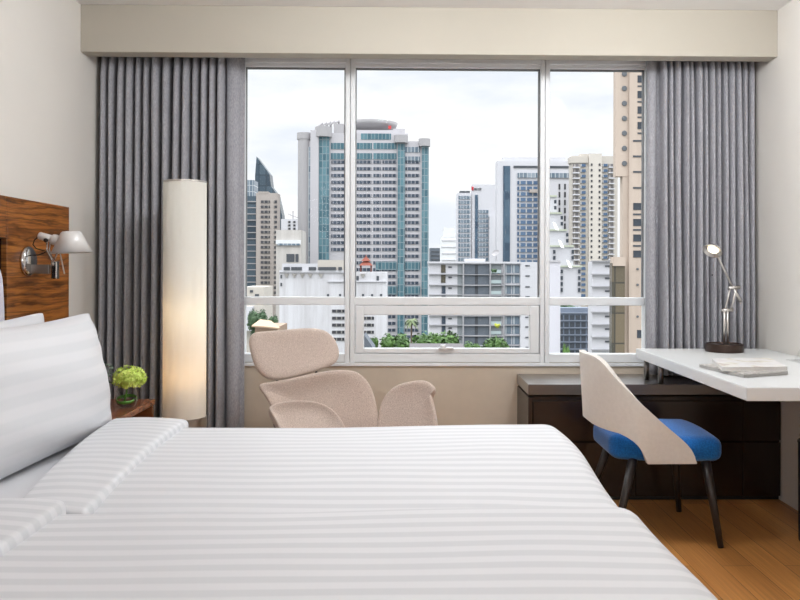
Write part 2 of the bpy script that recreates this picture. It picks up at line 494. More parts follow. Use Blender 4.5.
# ------------------------------------------------------------------ headboard
HX = -1.64
rose = wood_headboard()
hb = thing('headboard', 'rosewood-veneered wall headboard with a padded recess, on the left wall', 'headboard', (XL, 2.6, 0))
obj('side_panel', bx(XL + .002, HX, 3.325, 3.936, .02, 1.487, .003), rose, hb)
obj('top_rail', bx(XL + .002, HX, .72, 3.321, 1.314, 1.487, .003), rose, hb)
obj('back_board', bx(XL + .002, XL + .014, .72, 3.321, .02, 1.312), dark_wood(), hb)
pale = fabric('pale_lilac_upholstery', (204, 204, 220), (218, 218, 232), 180, .1)
for y0, y1 in ((1.98, 3.175), (.74, 1.96)):
    def round_top(q, p, y0=y0, y1=y1):
        q = q.copy(); f = max(0, (q.z - .95) / .29); m = (y0 + y1) / 2; q.y = m + (q.y - m) * (1 - .07 * f ** 2.2); return q
    cu = rcube(XL + .014, XL + .118, y0, y1, .5, 1.235, .045, 8, 24, 18, round_top, rz=.09)
    o = obj('padded_cushion', cu, pale, hb, True)

# ------------------------------------------------------------------ beds
sheet_m = sheet('white_striped_sateen', .058, (202, 204, 208), (214, 215, 219), .05)
base_m = fabric('beige_bed_base', (150, 138, 124), (168, 156, 140), 150, .1)
def bed(label, y0, y1, dlabel, x1, ztop, fold, seed, sag):
    t = thing('bed', label, 'bed', (-.55, (y0 + y1) / 2, 0), 'twin beds')
    obj('bed_base', bx(-1.545, x1 - .07, y0 + .03, y1 - .03, .09, .30, .01), base_m, t)
    for lx in (-1.45, x1 - .15):
        for ly in (y0 + .12, y1 - .12):
            obj('leg', tube(bmesh.new(), [(lx, ly, 0), (lx, ly, .092)], [.022, .028], 14), black, t)
    obj('mattress', rcube(-1.55, x1 - .05, y0 + .015, y1 - .015, .30, .562, .05, 16, 12, 6), white_linen, t, True)
    # duvet: lies on the mattress, turned over itself at the head
    d = thing('duvet', dlabel, 'duvet', (-.3, (y0 + y1) / 2, .57), 'white striped duvets')
    def soft(q, p):
        q = q.copy()
        cx = (q.x + 1.1) / (x1 + 1.1); cy = (q.y - y0) / (y1 - y0)
        if p.z > ztop - .10:
            q.z += .005 * wob(q.x, q.y + seed, s=1.0) * min(1, 6 * max(0, min(cy, 1 - cy)) + .25)
            e = min(max(cy, 0), 1)
            q.z += sag[0] * (1 - e) ** 3 + sag[1] * e ** 3
            q.z -= .012 * max(0, cx - .8) / .2 * (1 - e)
            q.z += .014 * min(max((cx - .45) / .4, 0), 1) * e ** 2
            q.x += .010 * math.sin(7 * q.y + seed) * max(0, cx - .9) * 10
        else:
            if abs(q.x - x1) < .06: q.x += .014 * math.sin(9 * q.y + seed) * min(1, (ztop - q.z) * 4) + .010 * math.sin(7 * q.y + seed)
        return q
    bm = rcube(-.93, x1, y0, y1, .16, ztop, .07, 70, 60, 14, soft, rz=.062)
    # hollow underneath so that it clasps the mattress
    kill = [f for f in bm.faces if f.calc_center_median().z < .161 or f.calc_center_median().x < -.925]
    bmesh.ops.delete(bm, geom=kill, context='FACES')
    o = obj('cover', bm, sheet_m, d, True); so = o.modifiers.new('thickness', 'SOLIDIFY'); so.thickness = .02; so.offset = -1
    fold_out = .010 if seed < 2 else -.004
    (n0, n1), (f0, f1) = fold      # head-side and foot-side edge, at the near and at the far side
    def fsoft(q, p):
        q = q.copy(); cy = (p.y - y0) / (y1 - y0); h = (q.x + 1) / .25
        a, c = n0 + (f0 - n0) * cy, n1 + (f1 - n1) * cy
        q.x = a + (c - a) * h + .006 * math.sin(5 * cy + seed)
        if p.z > ztop - .08:
            e = min(max(cy, 0), 1)
            q.z += .004 * wob(q.x * 1.3, q.y + seed) + sag[0] * (1 - e) ** 3 + sag[1] * e ** 3 + .008 * math.sin(math.pi * min(1, max(0, h)) * .9 + .3)
        return q
    fb = rcube(-1.0, -.75, y0 + .004, y1 + fold_out, .30, ztop + .020, .018, 24, 50, 12, fsoft, rz=.018)
    obj('turned_down_edge', fb, sheet_m, d, True)
    return t, d
bed('twin bed with white bedding nearer the window, its head beside the nightstand', 1.968, 3.075, 'white striped duvet on the far bed, turned down below the big pillow', 0.598, .607, ((-.98, -.785), (-1.12, -.825)), 1.3, (-.034, -.014))
bed('nearest twin bed with white bedding, cut by the bottom of the photo', .84, 1.955, 'white striped duvet on the nearest bed, filling the bottom of the photo', .582, .617, ((-1.05, -.81), (-1.05, -.815)), 4.1, (-.01, .0))

# ------------------------------------------------------------------ pillows
pil_m = sheet('white_pillow_sateen', .066, (211, 213, 217), (217, 218, 222), .05)
def pillow(label, base, wid, hei, thick, lean, seed, turn=0):
    """an upright pillow: width along the bed head, leaning back"""
    bm = bmesh.new(); lay = bm.verts.layers.float.new('stripe'); NU, NV = 44, 34; grid = {}
    b = Vector(base)
    for side in (1, -1):
        for i in range(NU + 1):
            for j in range(NV + 1):
                u, v = -math.cos(math.pi * i / NU), -math.cos(math.pi * j / NV)
                rim = i in (0, NU) or j in (0, NV)
                key = (i, j, 0 if rim else side)
                if key in grid: continue
                t = thick / 2 * ((1 - abs(u) ** 2.6) * (1 - abs(v) ** 2.4)) ** .62
                pinch_u = (1 - .03 * (1 - abs(v) ** 2) * abs(u) ** 3) * (1 - .025 * abs(v) ** 12); pinch_v = (1 - .075 * (1 - abs(u) ** 1.6) * abs(v) ** 3 * (1 if v > 0 else .3)) * (1 - .03 * abs(u) ** 14)
                y = u * wid / 2 * pinch_u; z = (v * pinch_v + 1) * hei / 2
                w = side * t * (1 + .06 * math.sin(5 * u + seed) + .05 * math.sin(7 * v + 3 * u + seed))
                sag = .05 * (1 - v) / 2 * (0)
                w += .012 * math.sin(2 * u + seed)
                wr = .004 * math.sin(16 * v + 9 * u + seed) * max(0, abs(u) - .45) * side
                q = Vector((w + wr, y, z))
                q = Matrix.Rotation(-lean, 3, 'Y') @ q
                q = Matrix.Rotation(turn, 3, 'Z') @ q
                vt = bm.verts.new(b + q); vt[lay] = v * hei / 2 + .01 * math.sin(2.2 * u + .4) - .008 * u; grid[key] = vt
        def g(i, j): return grid[(i, j, 0 if (i in (0, NU) or j in (0, NV)) else side)]
        for i in range(NU):
            for j in range(NV):
                q = [g(i, j), g(i + 1, j), g(i + 1, j + 1), g(i, j + 1)]
                try: bm.faces.new(q if side > 0 else q[::-1])
                except ValueError: pass
    return tag(obj('pillow', bm, pil_m, smooth=True, origin=b), label, 'pillow', 'white pillows on the far bed')
pillow('large white striped pillow, the front one, leaning at the head of the far bed', (-1.162, 2.665, .574), .96, .455, .20, R(11.5), .6, R(-2))
pillow('white pillow standing behind the front striped pillow against the headboard', (-1.322, 2.675, .572), .93, .458, .13, R(9.5), 2.2)

# ------------------------------------------------------------------ reading lamp on the headboard
wl = thing('wall_lamp', 'aluminium reading lamp with cone shade, fixed to the rosewood headboard', 'wall lamp', (HX, 3.497, 1.22))
mz, my = 1.22, 3.497
obj('wall_plate', lathe(bmesh.new(), [(0, 0), (.064, 0), (.066, .006), (.062, .017), (.05, .023), (0, .025)], (HX, my, mz), (1, 0, 0), 40), chrome, wl, True)
pr = PX = None
def W(px, py, Y=3.47): return P(px, py, Y)
obj('bracket', box(bmesh.new(), HX + .02, W(47, 270).x, my - .012, my + .012, W(40, 274).z, W(40, 264.5).z, .002), steel, wl)
cl = W(52.5, 270)
obj('clamp', bx(cl.x - .013, cl.x + .013, my - .016, my + .014, W(52, 279).z, W(52, 261).z, .004), chrome, wl)
jt = W(48.5, 240.5, 3.48); lo = W(53, 262, 3.48)
fk = bmesh.new()
for dy in (-.012, .012):
    tube(fk, [jt + Vector((0, dy, 0)), W(48, 250, 3.48) + Vector((0, dy, 0)), W(51, 257, 3.48) + Vector((0, dy * .4, 0)), lo], .0035, 8)
tube(fk, [lo, W(53, 266, 3.48)], .0045, 8)
tube(fk, [W(58, 251, 3.48), W(56.5, 255, 3.48), lo], .003, 8)
obj('fork', fk, chrome, wl, True)
b0, b1 = W(39, 235.5, 3.48), W(61, 241.5, 3.48)
bd = bmesh.new(); ax = (b1 - b0).normalized(); L = (b1 - b0).length
lathe(bd, [(0, 0), (.014, 0), (.0165, .004), (.0165, .05), (.015, .052), (.015, .056), (.022, .060), (.024, L * .75), (.02, L), (0, L)], b0, ax, 24)
obj('lamp_body', bd, aluminium, wl, True)
obj('joint_knob', lathe(bmesh.new(), [(0, 0), (.0085, 0), (.0085, .008), (0, .009)], jt + Vector((0, -.03, 0)), (0, 1, 0), 16), black, wl, True)
st, sb = W(71, 231.5, 3.47), W(72.5, 252.8, 3.47)
sa = (sb - st).normalized(); SL = (sb - st).length; sa = (sa + Vector((-.02, .0, 0))).normalized()
sh = bmesh.new()
lathe(sh, [(0, 0), (.036, 0), (.041, .004), (.085, SL), (.0835, SL), (.039, .006), (0, .003)], st, sa, 48)
obj('lamp_shade', sh, aluminium, wl, True)
obj('switch_rod', tube(bmesh.new(), [W(60, 253), W(64.5, 274)], .0032, 8), aluminium, wl, True)
cb = bmesh.new()
tube(cb, [W(39, 236), W(34.5, 240), W(33, 244.5), W(36, 248.5), W(43, 250.5), W(48, 250), W(44, 253), W(38, 255), W(31, 255.2, 3.49)], .0026, 8)
obj('cable', cb, black, wl, True)

# ------------------------------------------------------------------ nightstand
nm = nightstand_wood()
ns = thing('nightstand', 'walnut nightstand with an open shelf, between far bed and curtain', 'nightstand', (-1.43, 3.55, 0))
NX0, NX1, NY0, NY1 = HX + .004, -1.222, 3.2, 3.94
obj('top', bx(NX0, NX1, NY0, NY1, .522, .55, .003), nm, ns)
nd = dark_wood()
obj('side_panel', bx(NX0, NX1 - .005, NY1 - .03, NY1 - .004, .0, .522), nm, ns)
obj('side_panel', bx(NX0, NX1 - .005, NY0 + .004, NY0 + .03, .0, .522), nm, ns)
obj('back_panel', bx(NX0, NX0 + .015, NY0 + .03, NY1 - .03, .02, .522), nd, ns)
obj('shelf', bx(NX0 + .015, NX1 - .01, NY0 + .03, NY1 - .03, .30, .322), nm, ns)
dr = obj('drawer', bx(NX0 + .015, NX1 - .006, NY0 + .032, NY1 - .032, .03, .296, .003), nm, ns)
obj('drawer_pull', bx(NX1 - .006, NX1 + .010, 3.48, 3.66, .255, .270, .003), steel, dr)

# vase with a hydrangea
vx, vy, vz = -1.278, 3.70, .551
vs = thing('vase', 'small round clear glass vase with water, on the walnut nightstand', 'vase', (vx, vy, vz))
vg = thin_glass('vase_glass', (.985, .99, .985, 1), 1.1)
obj('bowl', lathe(bmesh.new(), [(0, 0), (.03, 0), (.043, .012), (.053, .036), (.054, .052), (.050, .075), (.042, .096), (.043, .102), (.040, .1025), (.039, .096), (.047, .074), (.051, .052), (.050, .036), (.041, .015), (.028, .006), (0, .006)], (vx, vy, vz), seg=40), vg, vs, True)
obj('water', lathe(bmesh.new(), [(0, .0065), (.027, .0065), (.040, .0155), (.0492, .036), (.0500, .050), (0, .050)], (vx, vy, vz), seg=40), thin_glass('water', (.92, .96, .94, 1), 1.06), vs, True)
hy = thing('hydrangea', 'bright green hydrangea bloom standing in the small glass vase', 'flower', (vx, vy, vz + .01))
green = leafy('lime_petals', (192, 228, 74), (236, 246, 150), 60)
leafm = leafy('glossy_leaf', (60, 122, 40), (106, 166, 66), 20, .35)
obj('stem', tube(bmesh.new(), [(vx - .012, vy, vz + .012), (vx, vy, vz + .07), (vx, vy, vz + .125)], .0045, 8), leafm, hy, True)
lf = bmesh.new()   # a leaf curled round inside the bowl
ring = []
for k in range(33):
    a = 2 * math.pi * k / 32 * .94
    z = vz + .040 + .010 * math.sin(a); ring.append([lf.verts.new((vx + .0445 * math.cos(a), vy + .0445 * math.sin(a), z + dz)) for dz in (-.009, .004)])
for a, b in zip(ring, ring[1:]): lf.faces.new((a[0], b[0], b[1], a[1]))
lo_ = obj('curled_leaf', lf, leafm, hy, True); lo_.modifiers.new('thickness', 'SOLIDIFY').thickness = .0012
fh = bmesh.new(); rnd = random.Random(3); hc = Vector((vx + .012, vy, vz + .135))
for k in range(190):
    zt = rnd.uniform(-.75, 1); a = rnd.uniform(0, 2 * math.pi); r = math.sqrt(1 - min(1, zt * zt))
    d = Vector((r * math.cos(a), r * math.sin(a), zt)); c = hc + Vector((d.x * .071, d.y * .068, d.z * .052)) * rnd.uniform(.86, 1.06)
    q = Vector((0, 0, 1)).rotation_difference((d + Vector((rnd.uniform(-.5, .5), rnd.uniform(-.5, .5), rnd.uniform(-.3, .5)))).normalized()); ro = rnd.uniform(0, 6)
    for pt in range(4):
        an = ro + pt * math.pi / 2; s = rnd.uniform(.009, .0125)
        e = [Vector((0, 0, 0)), Vector((s * .75 * math.cos(an - .5), s * .75 * math.sin(an - .5), .002)), Vector((s * 1.25 * math.cos(an), s * 1.25 * math.sin(an), .0045)), Vector((s * .75 * math.cos(an + .5), s * .75 * math.sin(an + .5), .002))]
        fh.faces.new([fh.verts.new(c + q @ v) for v in e])
bmesh.ops.create_icosphere(fh, subdivisions=3, radius=.047, matrix=Matrix.Translation(hc) @ Matrix.Diagonal((1.2, 1.15, .85, 1)))
obj('flower_head', fh, green, hy, False, recalc=False)
sp = thing('leaf_sprig', 'thin grey-green sprig beside the hydrangea, against the curtain', 'sprig', (vx - .05, vy + .03, vz + .01))
sb_ = bmesh.new(); s0 = Vector((vx - .02, vy + .012, vz + .03)); s1 = P(112, 384, 3.72); s2 = P(108, 364, 3.73)
tube(sb_, [s0, s1 + Vector((.02, 0, -.01)), s1, s2], .0015, 6)
obj('stem', sb_, leafy('grey_green_stem', (92, 110, 96), (116, 130, 112)), sp)
lv = bmesh.new()
for k in range(26):
    f = rnd.uniform(0, 1); c = s1.lerp(s2, f) + Vector((rnd.uniform(-.02, .02), rnd.uniform(-.012, .012), rnd.uniform(-.01, .01)))
    bmesh.ops.create_icosphere(lv, subdivisions=1, radius=1, matrix=Matrix.Translation(c) @ Matrix.Rotation(rnd.uniform(0, 6), 4, 'Z') @ Matrix.Rotation(rnd.uniform(0, 3), 4, 'X') @ Matrix.Diagonal((.012, .006, .0014, 1)))
obj('leaves', lv, leafy('grey_green_leaf', (96, 116, 104), (134, 150, 134)), sp)

# ------------------------------------------------------------------ cylindrical floor lamp
fx, fy = P(184.8, 300, 4.06).x, 4.06
fz0, fz1, fzt, fr = P(183.5, 427, fy).z, P(183.5, 417, fy).z, P(183.5, 181.3, fy).z, .106
fl = thing('floor_lamp', 'tall cream cylinder floor lamp, lit from within, before the left curtain', 'floor lamp', (fx, fy, 0))
shm = shade_mat()
obj('lamp_shade', lathe(bmesh.new(), [(fr, fz1), (fr, fzt - .008), (fr - .002, fzt - .008), (fr - .002, fz1), (fr, fz1)], (fx, fy, 0), seg=64), shm, fl, True)
obj('top_ring', lathe(bmesh.new(), [(fr + .002, fzt - .008), (fr + .002, fzt), (fr - .006, fzt), (fr - .006, fzt - .008), (fr + .002, fzt - .008)], (fx, fy, 0), seg=64), nickel, fl)
obj('bottom_band', lathe(bmesh.new(), [(fr + .004, fz0), (fr + .004, fz1 + .004), (fr + .001, fz1 + .004), (fr - .004, fz1), (.02, fz1 - .002), (.02, fz0 + .01), (fr - .004, fz0 + .01), (fr - .004, fz0), (fr + .004, fz0)], (fx, fy, 0), seg=64), nickel, fl, False)
obj('pole', tube(bmesh.new(), [(fx, fy, .02), (fx, fy, fz0 + .05)], .016, 20), nickel, fl, True)
obj('foot', lathe(bmesh.new(), [(0, 0), (.14, 0), (.14, .014), (.13, .02), (0, .022)], (fx, fy, 0), seg=48), nickel, fl, False)
bulbm = mat('frosted_bulb_glass', (250, 240, 220), .4)
obj('bulb_holder', lathe(bmesh.new(), [(0, 0), (.02, 0), (.02, .06), (.012, .065), (0, .065)], (fx, fy, fz1 + .002), seg=20), black, fl)

# ------------------------------------------------------------------ lounge chair
wool = fabric('oatmeal_pink_wool', (174, 156, 145), (214, 198, 187), 330, .25)
lc = thing('lounge_chair', 'oatmeal-pink upholstered lounge chair with headrest and petal arms, under the window', 'lounge chair', (-.35, 3.78, 0))
def petal(name, px, pt, nrm, thick, dish, bend=None, **k):
    pts = [on_plane(x, y, pt, Vector(nrm)) for x, y in px]
    return obj(name, pad(bmesh.new(), pts, pt, nrm, thick, dish, bend, **k), wool, lc, True)
hpt = P(294, 355, 4.05)
petal('headrest', [(249, 341), (253, 333.5), (265, 331.5), (283, 330), (302, 328.5), (316, 328.8), (326, 331.5), (333.5, 338), (338, 347), (339, 355), (336, 362), (328, 367), (314, 372), (299, 376.5), (285, 379.5), (273, 380), (264, 377), (257, 370), (252.5, 360), (250, 350)], hpt, (.28, -1, .3), .13, .05, power=3.4, dpow=3)
bpt = P(320, 410, 3.98)
petal('backrest', [(259.0, 388.0), (260.2, 384.6), (264, 382.9), (270, 382.2), (290, 378.5), (310, 374), (328, 371), (344, 370.2), (356, 372), (365, 378.5), (371.5, 389), (375.5, 402), (378, 418), (378, 440), (372, 462), (345, 476), (312, 476), (296, 462), (285, 440), (276, 418), (267, 400), (261, 391)], bpt, (.26, -1, .22), .13, .09, power=3.4, dpow=3)
st_ = bmesh.new()
q = Matrix.Rotation(R(-16), 3, 'Z')
def seat_fn(q_, p):
    v = Vector((q_.x, q_.y, q_.z)); v.z += .02 * math.cos(3 * q_.x) - .015
    return Matrix.Rotation(R(14), 3, 'Z') @ v + Vector((-.27, 3.70, 0))
obj('seat', rcube(-.30, .30, -.27, .22, .26, .37, .052, 18, 18, 8, seat_fn), wool, lc, True)
apt = P(310, 425, 3.42)
petal('armrest', [(269, 408.5), (273, 404.8), (283, 402), (296, 400.8), (310, 401.3), (322, 404.2), (332, 410), (339.5, 418), (345, 428), (349, 442), (346, 462), (330, 472), (302, 468), (288, 448), (278, 426), (271.5, 414)], apt, (.4, -.75, .45), .10, .07, power=4, dpow=5)
rpt = P(408, 420, 3.66)
petal('armrest', [(376, 442), (377.5, 425), (380, 409), (384, 398.5), (390, 390.5), (398, 385), (409, 381.8), (420, 380.4), (428, 381.8), (434, 386.5), (434.8, 390.5), (431.5, 393.5), (432.5, 400), (434.5, 409), (436.5, 420), (437.3, 430), (437, 450), (428, 466), (402, 470), (382, 462)], rpt, (-.35, -1, .2), .10, .05, n=100, power=3.6, dpow=4)
for px, py in ((277, 378), (316, 373)):
    a = P(px, py, 4.06)
    obj('headrest_pin', tube(bmesh.new(), [a + Vector((0, .01, .03)), a + Vector((0, .012, -.03))], .006, 10), black, lc)
obj('arm_bracket', tube(bmesh.new(), [P(276, 424, 3.5), P(280, 436, 3.55), (-.32, 3.66, .34)], .012, 10), steel, lc, True)
obj('column', tube(bmesh.new(), [(-.27, 3.72, .05), (-.27, 3.72, .31)], .03, 20), chrome, lc, True)
for k in range(4):
    a = R(30 + 90 * k)
    obj('leg', tube(bmesh.new(), [(-.27, 3.72, .06), (-.27 + .27 * math.cos(a), 3.72 + .27 * math.sin(a), .012)], [.02, .012], 12), chrome, lc, True)

# ------------------------------------------------------------------ low cabinet
wenge = dark_wood()
KX0, KX1, KY0, KY1 = .634, XR - .002, 4.09, YW - .002
kb = thing('cabinet', 'low dark brown wooden drawer cabinet under the window, beneath the white desk', 'cabinet', (1.29, 4.3, 0))
obj('top', bx(KX0, KX1, KY0, KY1, .545, .60, .002), dark_wood(.3, 'polished_wenge', .9, True), kb)
obj('body', bx(KX0 + .004, KX1, KY0 + .024, KY1, .04, .534), wenge, kb)
obj('plinth', bx(KX0 + .02, KX1, KY0 + .03, KY1, 0, .04), black, kb)
obj('side_panel', bx(KX0, KX0 + .022, KY0 + .004, KY1, .0, .532, .001), wenge, kb)
cols = [(KX0 + .026, 1.186), (1.190, 1.742), (1.746, KX1 - .004)]
for i, (a, c) in enumerate(cols):
    for z0, z1 in ((.312, .512), (.025, .300)):
        obj('drawer', bx(a, c, KY0 + .002, KY0 + .024, z0, z1, .0015), wenge, kb)

# ------------------------------------------------------------------ desk
white_lac = mat('white_lacquer', (226, 229, 231), .22, var=.01, scale=3)
DZ, DT = .765, .049
dk = thing('desk', 'white slab desk fixed to the right wall, on two metal posts', 'desk', (1.6, 3.6, 0))
b = bmesh.new()
f0, f1 = P(744.9, 388.5, 1), None
c1 = (1.242, 2.885); c2 = (1.243, 4.285)
lo_v = [b.verts.new((x, y, z)) for z in (DZ - DT, DZ) for (x, y) in (c1, (XR - .002, 2.885), (XR - .002, 4.285), c2)]
for q in ((3, 2, 1, 0), (4, 5, 6, 7), (0, 1, 5, 4), (1, 2, 6, 5), (2, 3, 7, 6), (3, 0, 4, 7)): b.faces.new([lo_v[i] for i in q])
bmesh.ops.bevel(b, geom=b.edges[:], offset=.003, segments=2, affect='EDGES')
obj('desktop', b, white_lac, dk)
obj('post', tube(bmesh.new(), [(1.294, 4.262, .601), (1.294, 4.262, DZ - DT + .001)], .0145, 20), steel, dk, True)
obj('post', tube(bmesh.new(), [(1.327, 4.125, .601), (1.327, 4.125, DZ - DT + .001)], .0145, 20), steel, dk, True)

# desk lamp
bronze = mat('dark_bronze', (62, 48, 42), .35, .6, var=.05)
lz = DZ + .001; lx, ly = P(726.6, 349, 4.1).x, 4.13
dl = thing('desk_lamp', 'jointed nickel desk lamp on a dark round base, switched on', 'desk lamp', (lx, ly, lz))
br_ = .094
obj('base', lathe(bmesh.new(), [(0, 0), (br_, 0), (br_ + .001, .004), (br_ + .001, .040), (br_ - .003, .042), (br_ - .006, .036), (.03, .036), (.02, .04), (0, .04)], (lx, ly, lz), seg=56), bronze, dl, False)
def DL(px, py, dy=0): return P(px, py, ly + dy)
po = bmesh.new()
pb = DL(726, 312)
for dx in (-.0085, .0085): tube(po, [(pb.x + dx, ly, lz + .036), (pb.x + dx, ly, DL(727, 308.5).z)], .0062, 12)
obj('post', po, nickel, dl, True)
obj('lower_joint', tube(bmesh.new(), [DL(721.5, 310.6), DL(733, 310)], .008, 14), nickel, dl, True)
for a_, c_ in (((725.2, 310), (730.2, 288)), ((730.8, 310), (736.4, 288))):
    obj('lower_arm', tube(bmesh.new(), [DL(*a_), DL(*c_)], .005, 10), nickel, dl, True)
obj('upper_joint', tube(bmesh.new(), [DL(728.5, 288), DL(740, 287.2)], .009, 14), nickel, dl, True)
obj('counterweight', tube(bmesh.new(), [DL(734, 289), DL(740.5, 302)], [.006, .0095], 12), nickel, dl, True)
obj('upper_arm', tube(bmesh.new(), [DL(732.5, 287.5), DL(719, 259), DL(714.5, 251.5, -.005)], .0055, 10), nickel, dl, True)
hdir = Vector((-.505, -.446, -.736)).normalized(); hcn = DL(712.8, 250.2, -.02)
hd = bmesh.new()
lathe(hd, [(0, -.026), (.016, -.025), (.036, -.014), (.0485, .002), (.050, .008), (.047, .008), (.043, .003), (.03, -.006), (0, -.009)], hcn, hdir, 40)
head = obj('lamp_head', hd, nickel, dl, True)
em = bpy.data.materials.new('lit_lamp_disc'); t = NT(em)
t.b.inputs['Base Color'].default_value = (1, .95, .85, 1); t.b.inputs['Emission Color'].default_value = (1, .86, .62, 1); t.b.inputs['Emission Strength'].default_value = 3
obj('lit_diffuser', lathe(bmesh.new(), [(0, .002), (.016, .0015), (.027, -.002), (.026, -.004), (0, -.005)], hcn, hdir, 32), em, dl, True)
obj('pull_chain', tube(bmesh.new(), [DL(715, 257), DL(713, 268), DL(712.4, 274)], .0012, 6), steel, dl)
obj('pull_knob', lathe(bmesh.new(), [(0, 0), (.004, .002), (.0045, .008), (0, .012)], DL(712.3, 276), seg=12), black, dl, True)

# magazines
def mag(label, pts, z0, th, cover, page):
    t = thing('magazine', label, 'magazine', (*(sum((Vector(p) for p in pts), Vector((0, 0))) / 4), z0), 'magazines on the desk')
    def slab(sc, a, c):
        b = bmesh.new(); cen = sum((Vector(p) for p in pts), Vector((0, 0))) / 4
        q = [cen + (Vector(p) - cen) * sc for p in pts]
        v = [b.verts.new((x.x, x.y, z)) for z in (a, c) for x in q]
        for f in ((3, 2, 1, 0), (4, 5, 6, 7), (0, 1, 5, 4), (1, 2, 6, 5), (2, 3, 7, 6), (3, 0, 4, 7)): b.faces.new([v[i] for i in f])
        return b
    obj('pages', slab(.985, z0 + .0008, z0 + th - .0008), page, t)
    obj('front_cover', slab(1, z0 + th - .0008, z0 + th), cover, t)
    obj('back_cover', slab(1, z0, z0 + .0008), cover, t)
    return t
page = mat('paper_edges', (216, 214, 211), .8, var=.08, scale=300)
page2 = mat('grey_paper_edges', (168, 166, 163), .8, var=.12, scale=300)
mag('grey patterned magazine lying under the white one on the desk', [(1.283, 3.47), (1.340, 3.135), (1.565, 3.235), (1.51, 3.55)], DZ + .001, .013, marble_cover(), page2)
mag('white magazine with a soft picture cover, on top of the grey one', [(1.292, 3.235), (1.575, 3.262), (1.645, 3.575), (1.372, 3.555)], DZ + .0145, .016, cover_art(), page)
# clear card stand by the wall
ac = thin_glass('clear_acrylic', (.95, .955, .955, 1), 1.08)
cs = thing('card_stand', 'clear acrylic card stand on the desk by the right wall', 'card stand', (1.87, 3.72, DZ))
q0 = Vector((1.83, 3.70, DZ + .001))
obj('base', bx(1.80, 1.925, 3.62, 3.75, DZ + .001, DZ + .005, .001), ac, cs)
b = bmesh.new(); v = [b.verts.new(p) for p in ((1.815, 3.70, DZ + .005), (1.925, 3.66, DZ + .005), (1.925, 3.69, DZ + .10), (1.87, 3.71, DZ + .10))]
b.faces.new(v); o = obj('panel', b, ac, cs); o.modifiers.new('thickness', 'SOLIDIFY').thickness = .003
# black bin under the desk
bn = thing('waste_bin', 'round black waste bin under the desk, only its edge in the photo', 'waste bin', (1.831, 3.46, 0))
obj('bin', lathe(bmesh.new(), [(0, .002), (.098, .002), (.101, .006), (.104, .43), (.1, .43), (.096, .02), (0, .015)], (1.831, 3.46, 0), seg=48), black, bn, False)
obj('rim', lathe(bmesh.new(), [(.104, .43), (.1065, .434), (.1065, .440), (.103, .444), (.099, .440), (.099, .43)], (1.831, 3.46, 0), seg=48), black, bn, True)

# ------------------------------------------------------------------ desk chair
shell_m = fabric('pale_greige_leather', (212, 207, 201), (217, 212, 206), 60, .01, .55)
blue = fabric('royal_blue_velour', (10, 82, 150), (22, 108, 186), 160, .12, .85)
legm = mat('black_stained_wood', (38, 32, 30), .38, var=.1)
dc = thing('desk_chair', 'pale greige tub-backed chair with blue seat, drawn up to the desk', 'chair', (1.09, 3.67, 0))
CYc, HW, HT = 3.672, .262, .024
TOP = [(.858, .812), (.872, .811), (.884, .805), (.895, .795), (.910, .774), (.930, .740), (.965, .686), (1.004, .633), (1.045, .586), (1.09, .545), (1.13, .511), (1.175, .474), (1.205, .446), (1.226, .420), (1.239, .394), (1.246, .368)]
BOT = [(.858, .509), (.868, .501), (.885, .496), (.91, .491), (.94, .487), (.965, .474), (.985, .459), (1.002, .440), (1.016, .415), (1.026, .387), (1.032, .364), (1.262, .362)]
plan = []
XB, XM, XE = .858, 1.035, 1.248
N1, N2 = 40, 44
for k in range(N1 + 1):
    th = k / N1 * math.pi / 2; n = 2.05
    plan.append((XM - (XM - XB) * math.cos(th) ** (2 / n), HW * math.sin(th) ** (2 / n)))
for k in range(1, N2 + 1): plan.append((XM + (XE - XM) * k / N2, HW - .012 * k / N2))
full = [(x, -y) for x, y in plan[::-1]] + plan[1:]
b = bmesh.new(); rows = []
for (x, y) in full:
    zt, zb = interp(x, TOP), interp(x, BOT); zt = max(zt, zb + .004)
    row = []
    for j in range(13):
        f = j / 12; z = zb + (zt - zb) * f
        lean = -.018 * max(0, z - .5) / .3 * (1 if x < .95 else max(0, 1 - (x - .95) / .12))
        row.append(b.verts.new((x + lean, CYc + y, z)))
    rows.append(row)
for r0, r1 in zip(rows, rows[1:]):
    for j in range(12): b.faces.new((r0[j], r1[j], r1[j + 1], r0[j + 1]))
o = obj('backrest_shell', b, shell_m, dc, True)
so = o.modifiers.new('thickness', 'SOLIDIFY'); so.thickness = .026; so.offset = 1
bv = o.modifiers.new('soft_edges', 'BEVEL'); bv.width = .007; bv.segments = 3; bv.limit_method = 'ANGLE'; bv.angle_limit = R(50)
def sfn(q, p):
    q = q.copy(); u = (q.x - 1.14) / .245
    if u < 0:   # rounded at the back
        k = abs(u) ** 2.2; q.y = CYc + (q.y - CYc) * (1 - .32 * k)
    if p.z > .42: q.z += .018 * (1 - ((q.y - CYc) / .25) ** 2) * (1 - .3 * abs(u)) - .008
    return q
obj('seat', rcube(.903, 1.382, CYc - .243, CYc + .243, .357, .467, .045, 24, 22, 8, sfn, rz=.036), blue, dc, True)
for top, foot in (((1.312, CYc - .205, .366), (1.358, 3.407, 0)), ((1.312, CYc + .205, .366), (1.352, 3.915, 0)), ((1.0, CYc - .19, .366), (.90, 3.42, 0)), ((1.0, CYc + .19, .366), (.885, 3.92, 0))):
    tp, ft = Vector(top), Vector(foot); lg = bmesh.new()
    tube(lg, [ft, ft.lerp(tp, .5), tp], [.0125, .017, .0215], 18); obj('leg', lg, legm, dc, True)
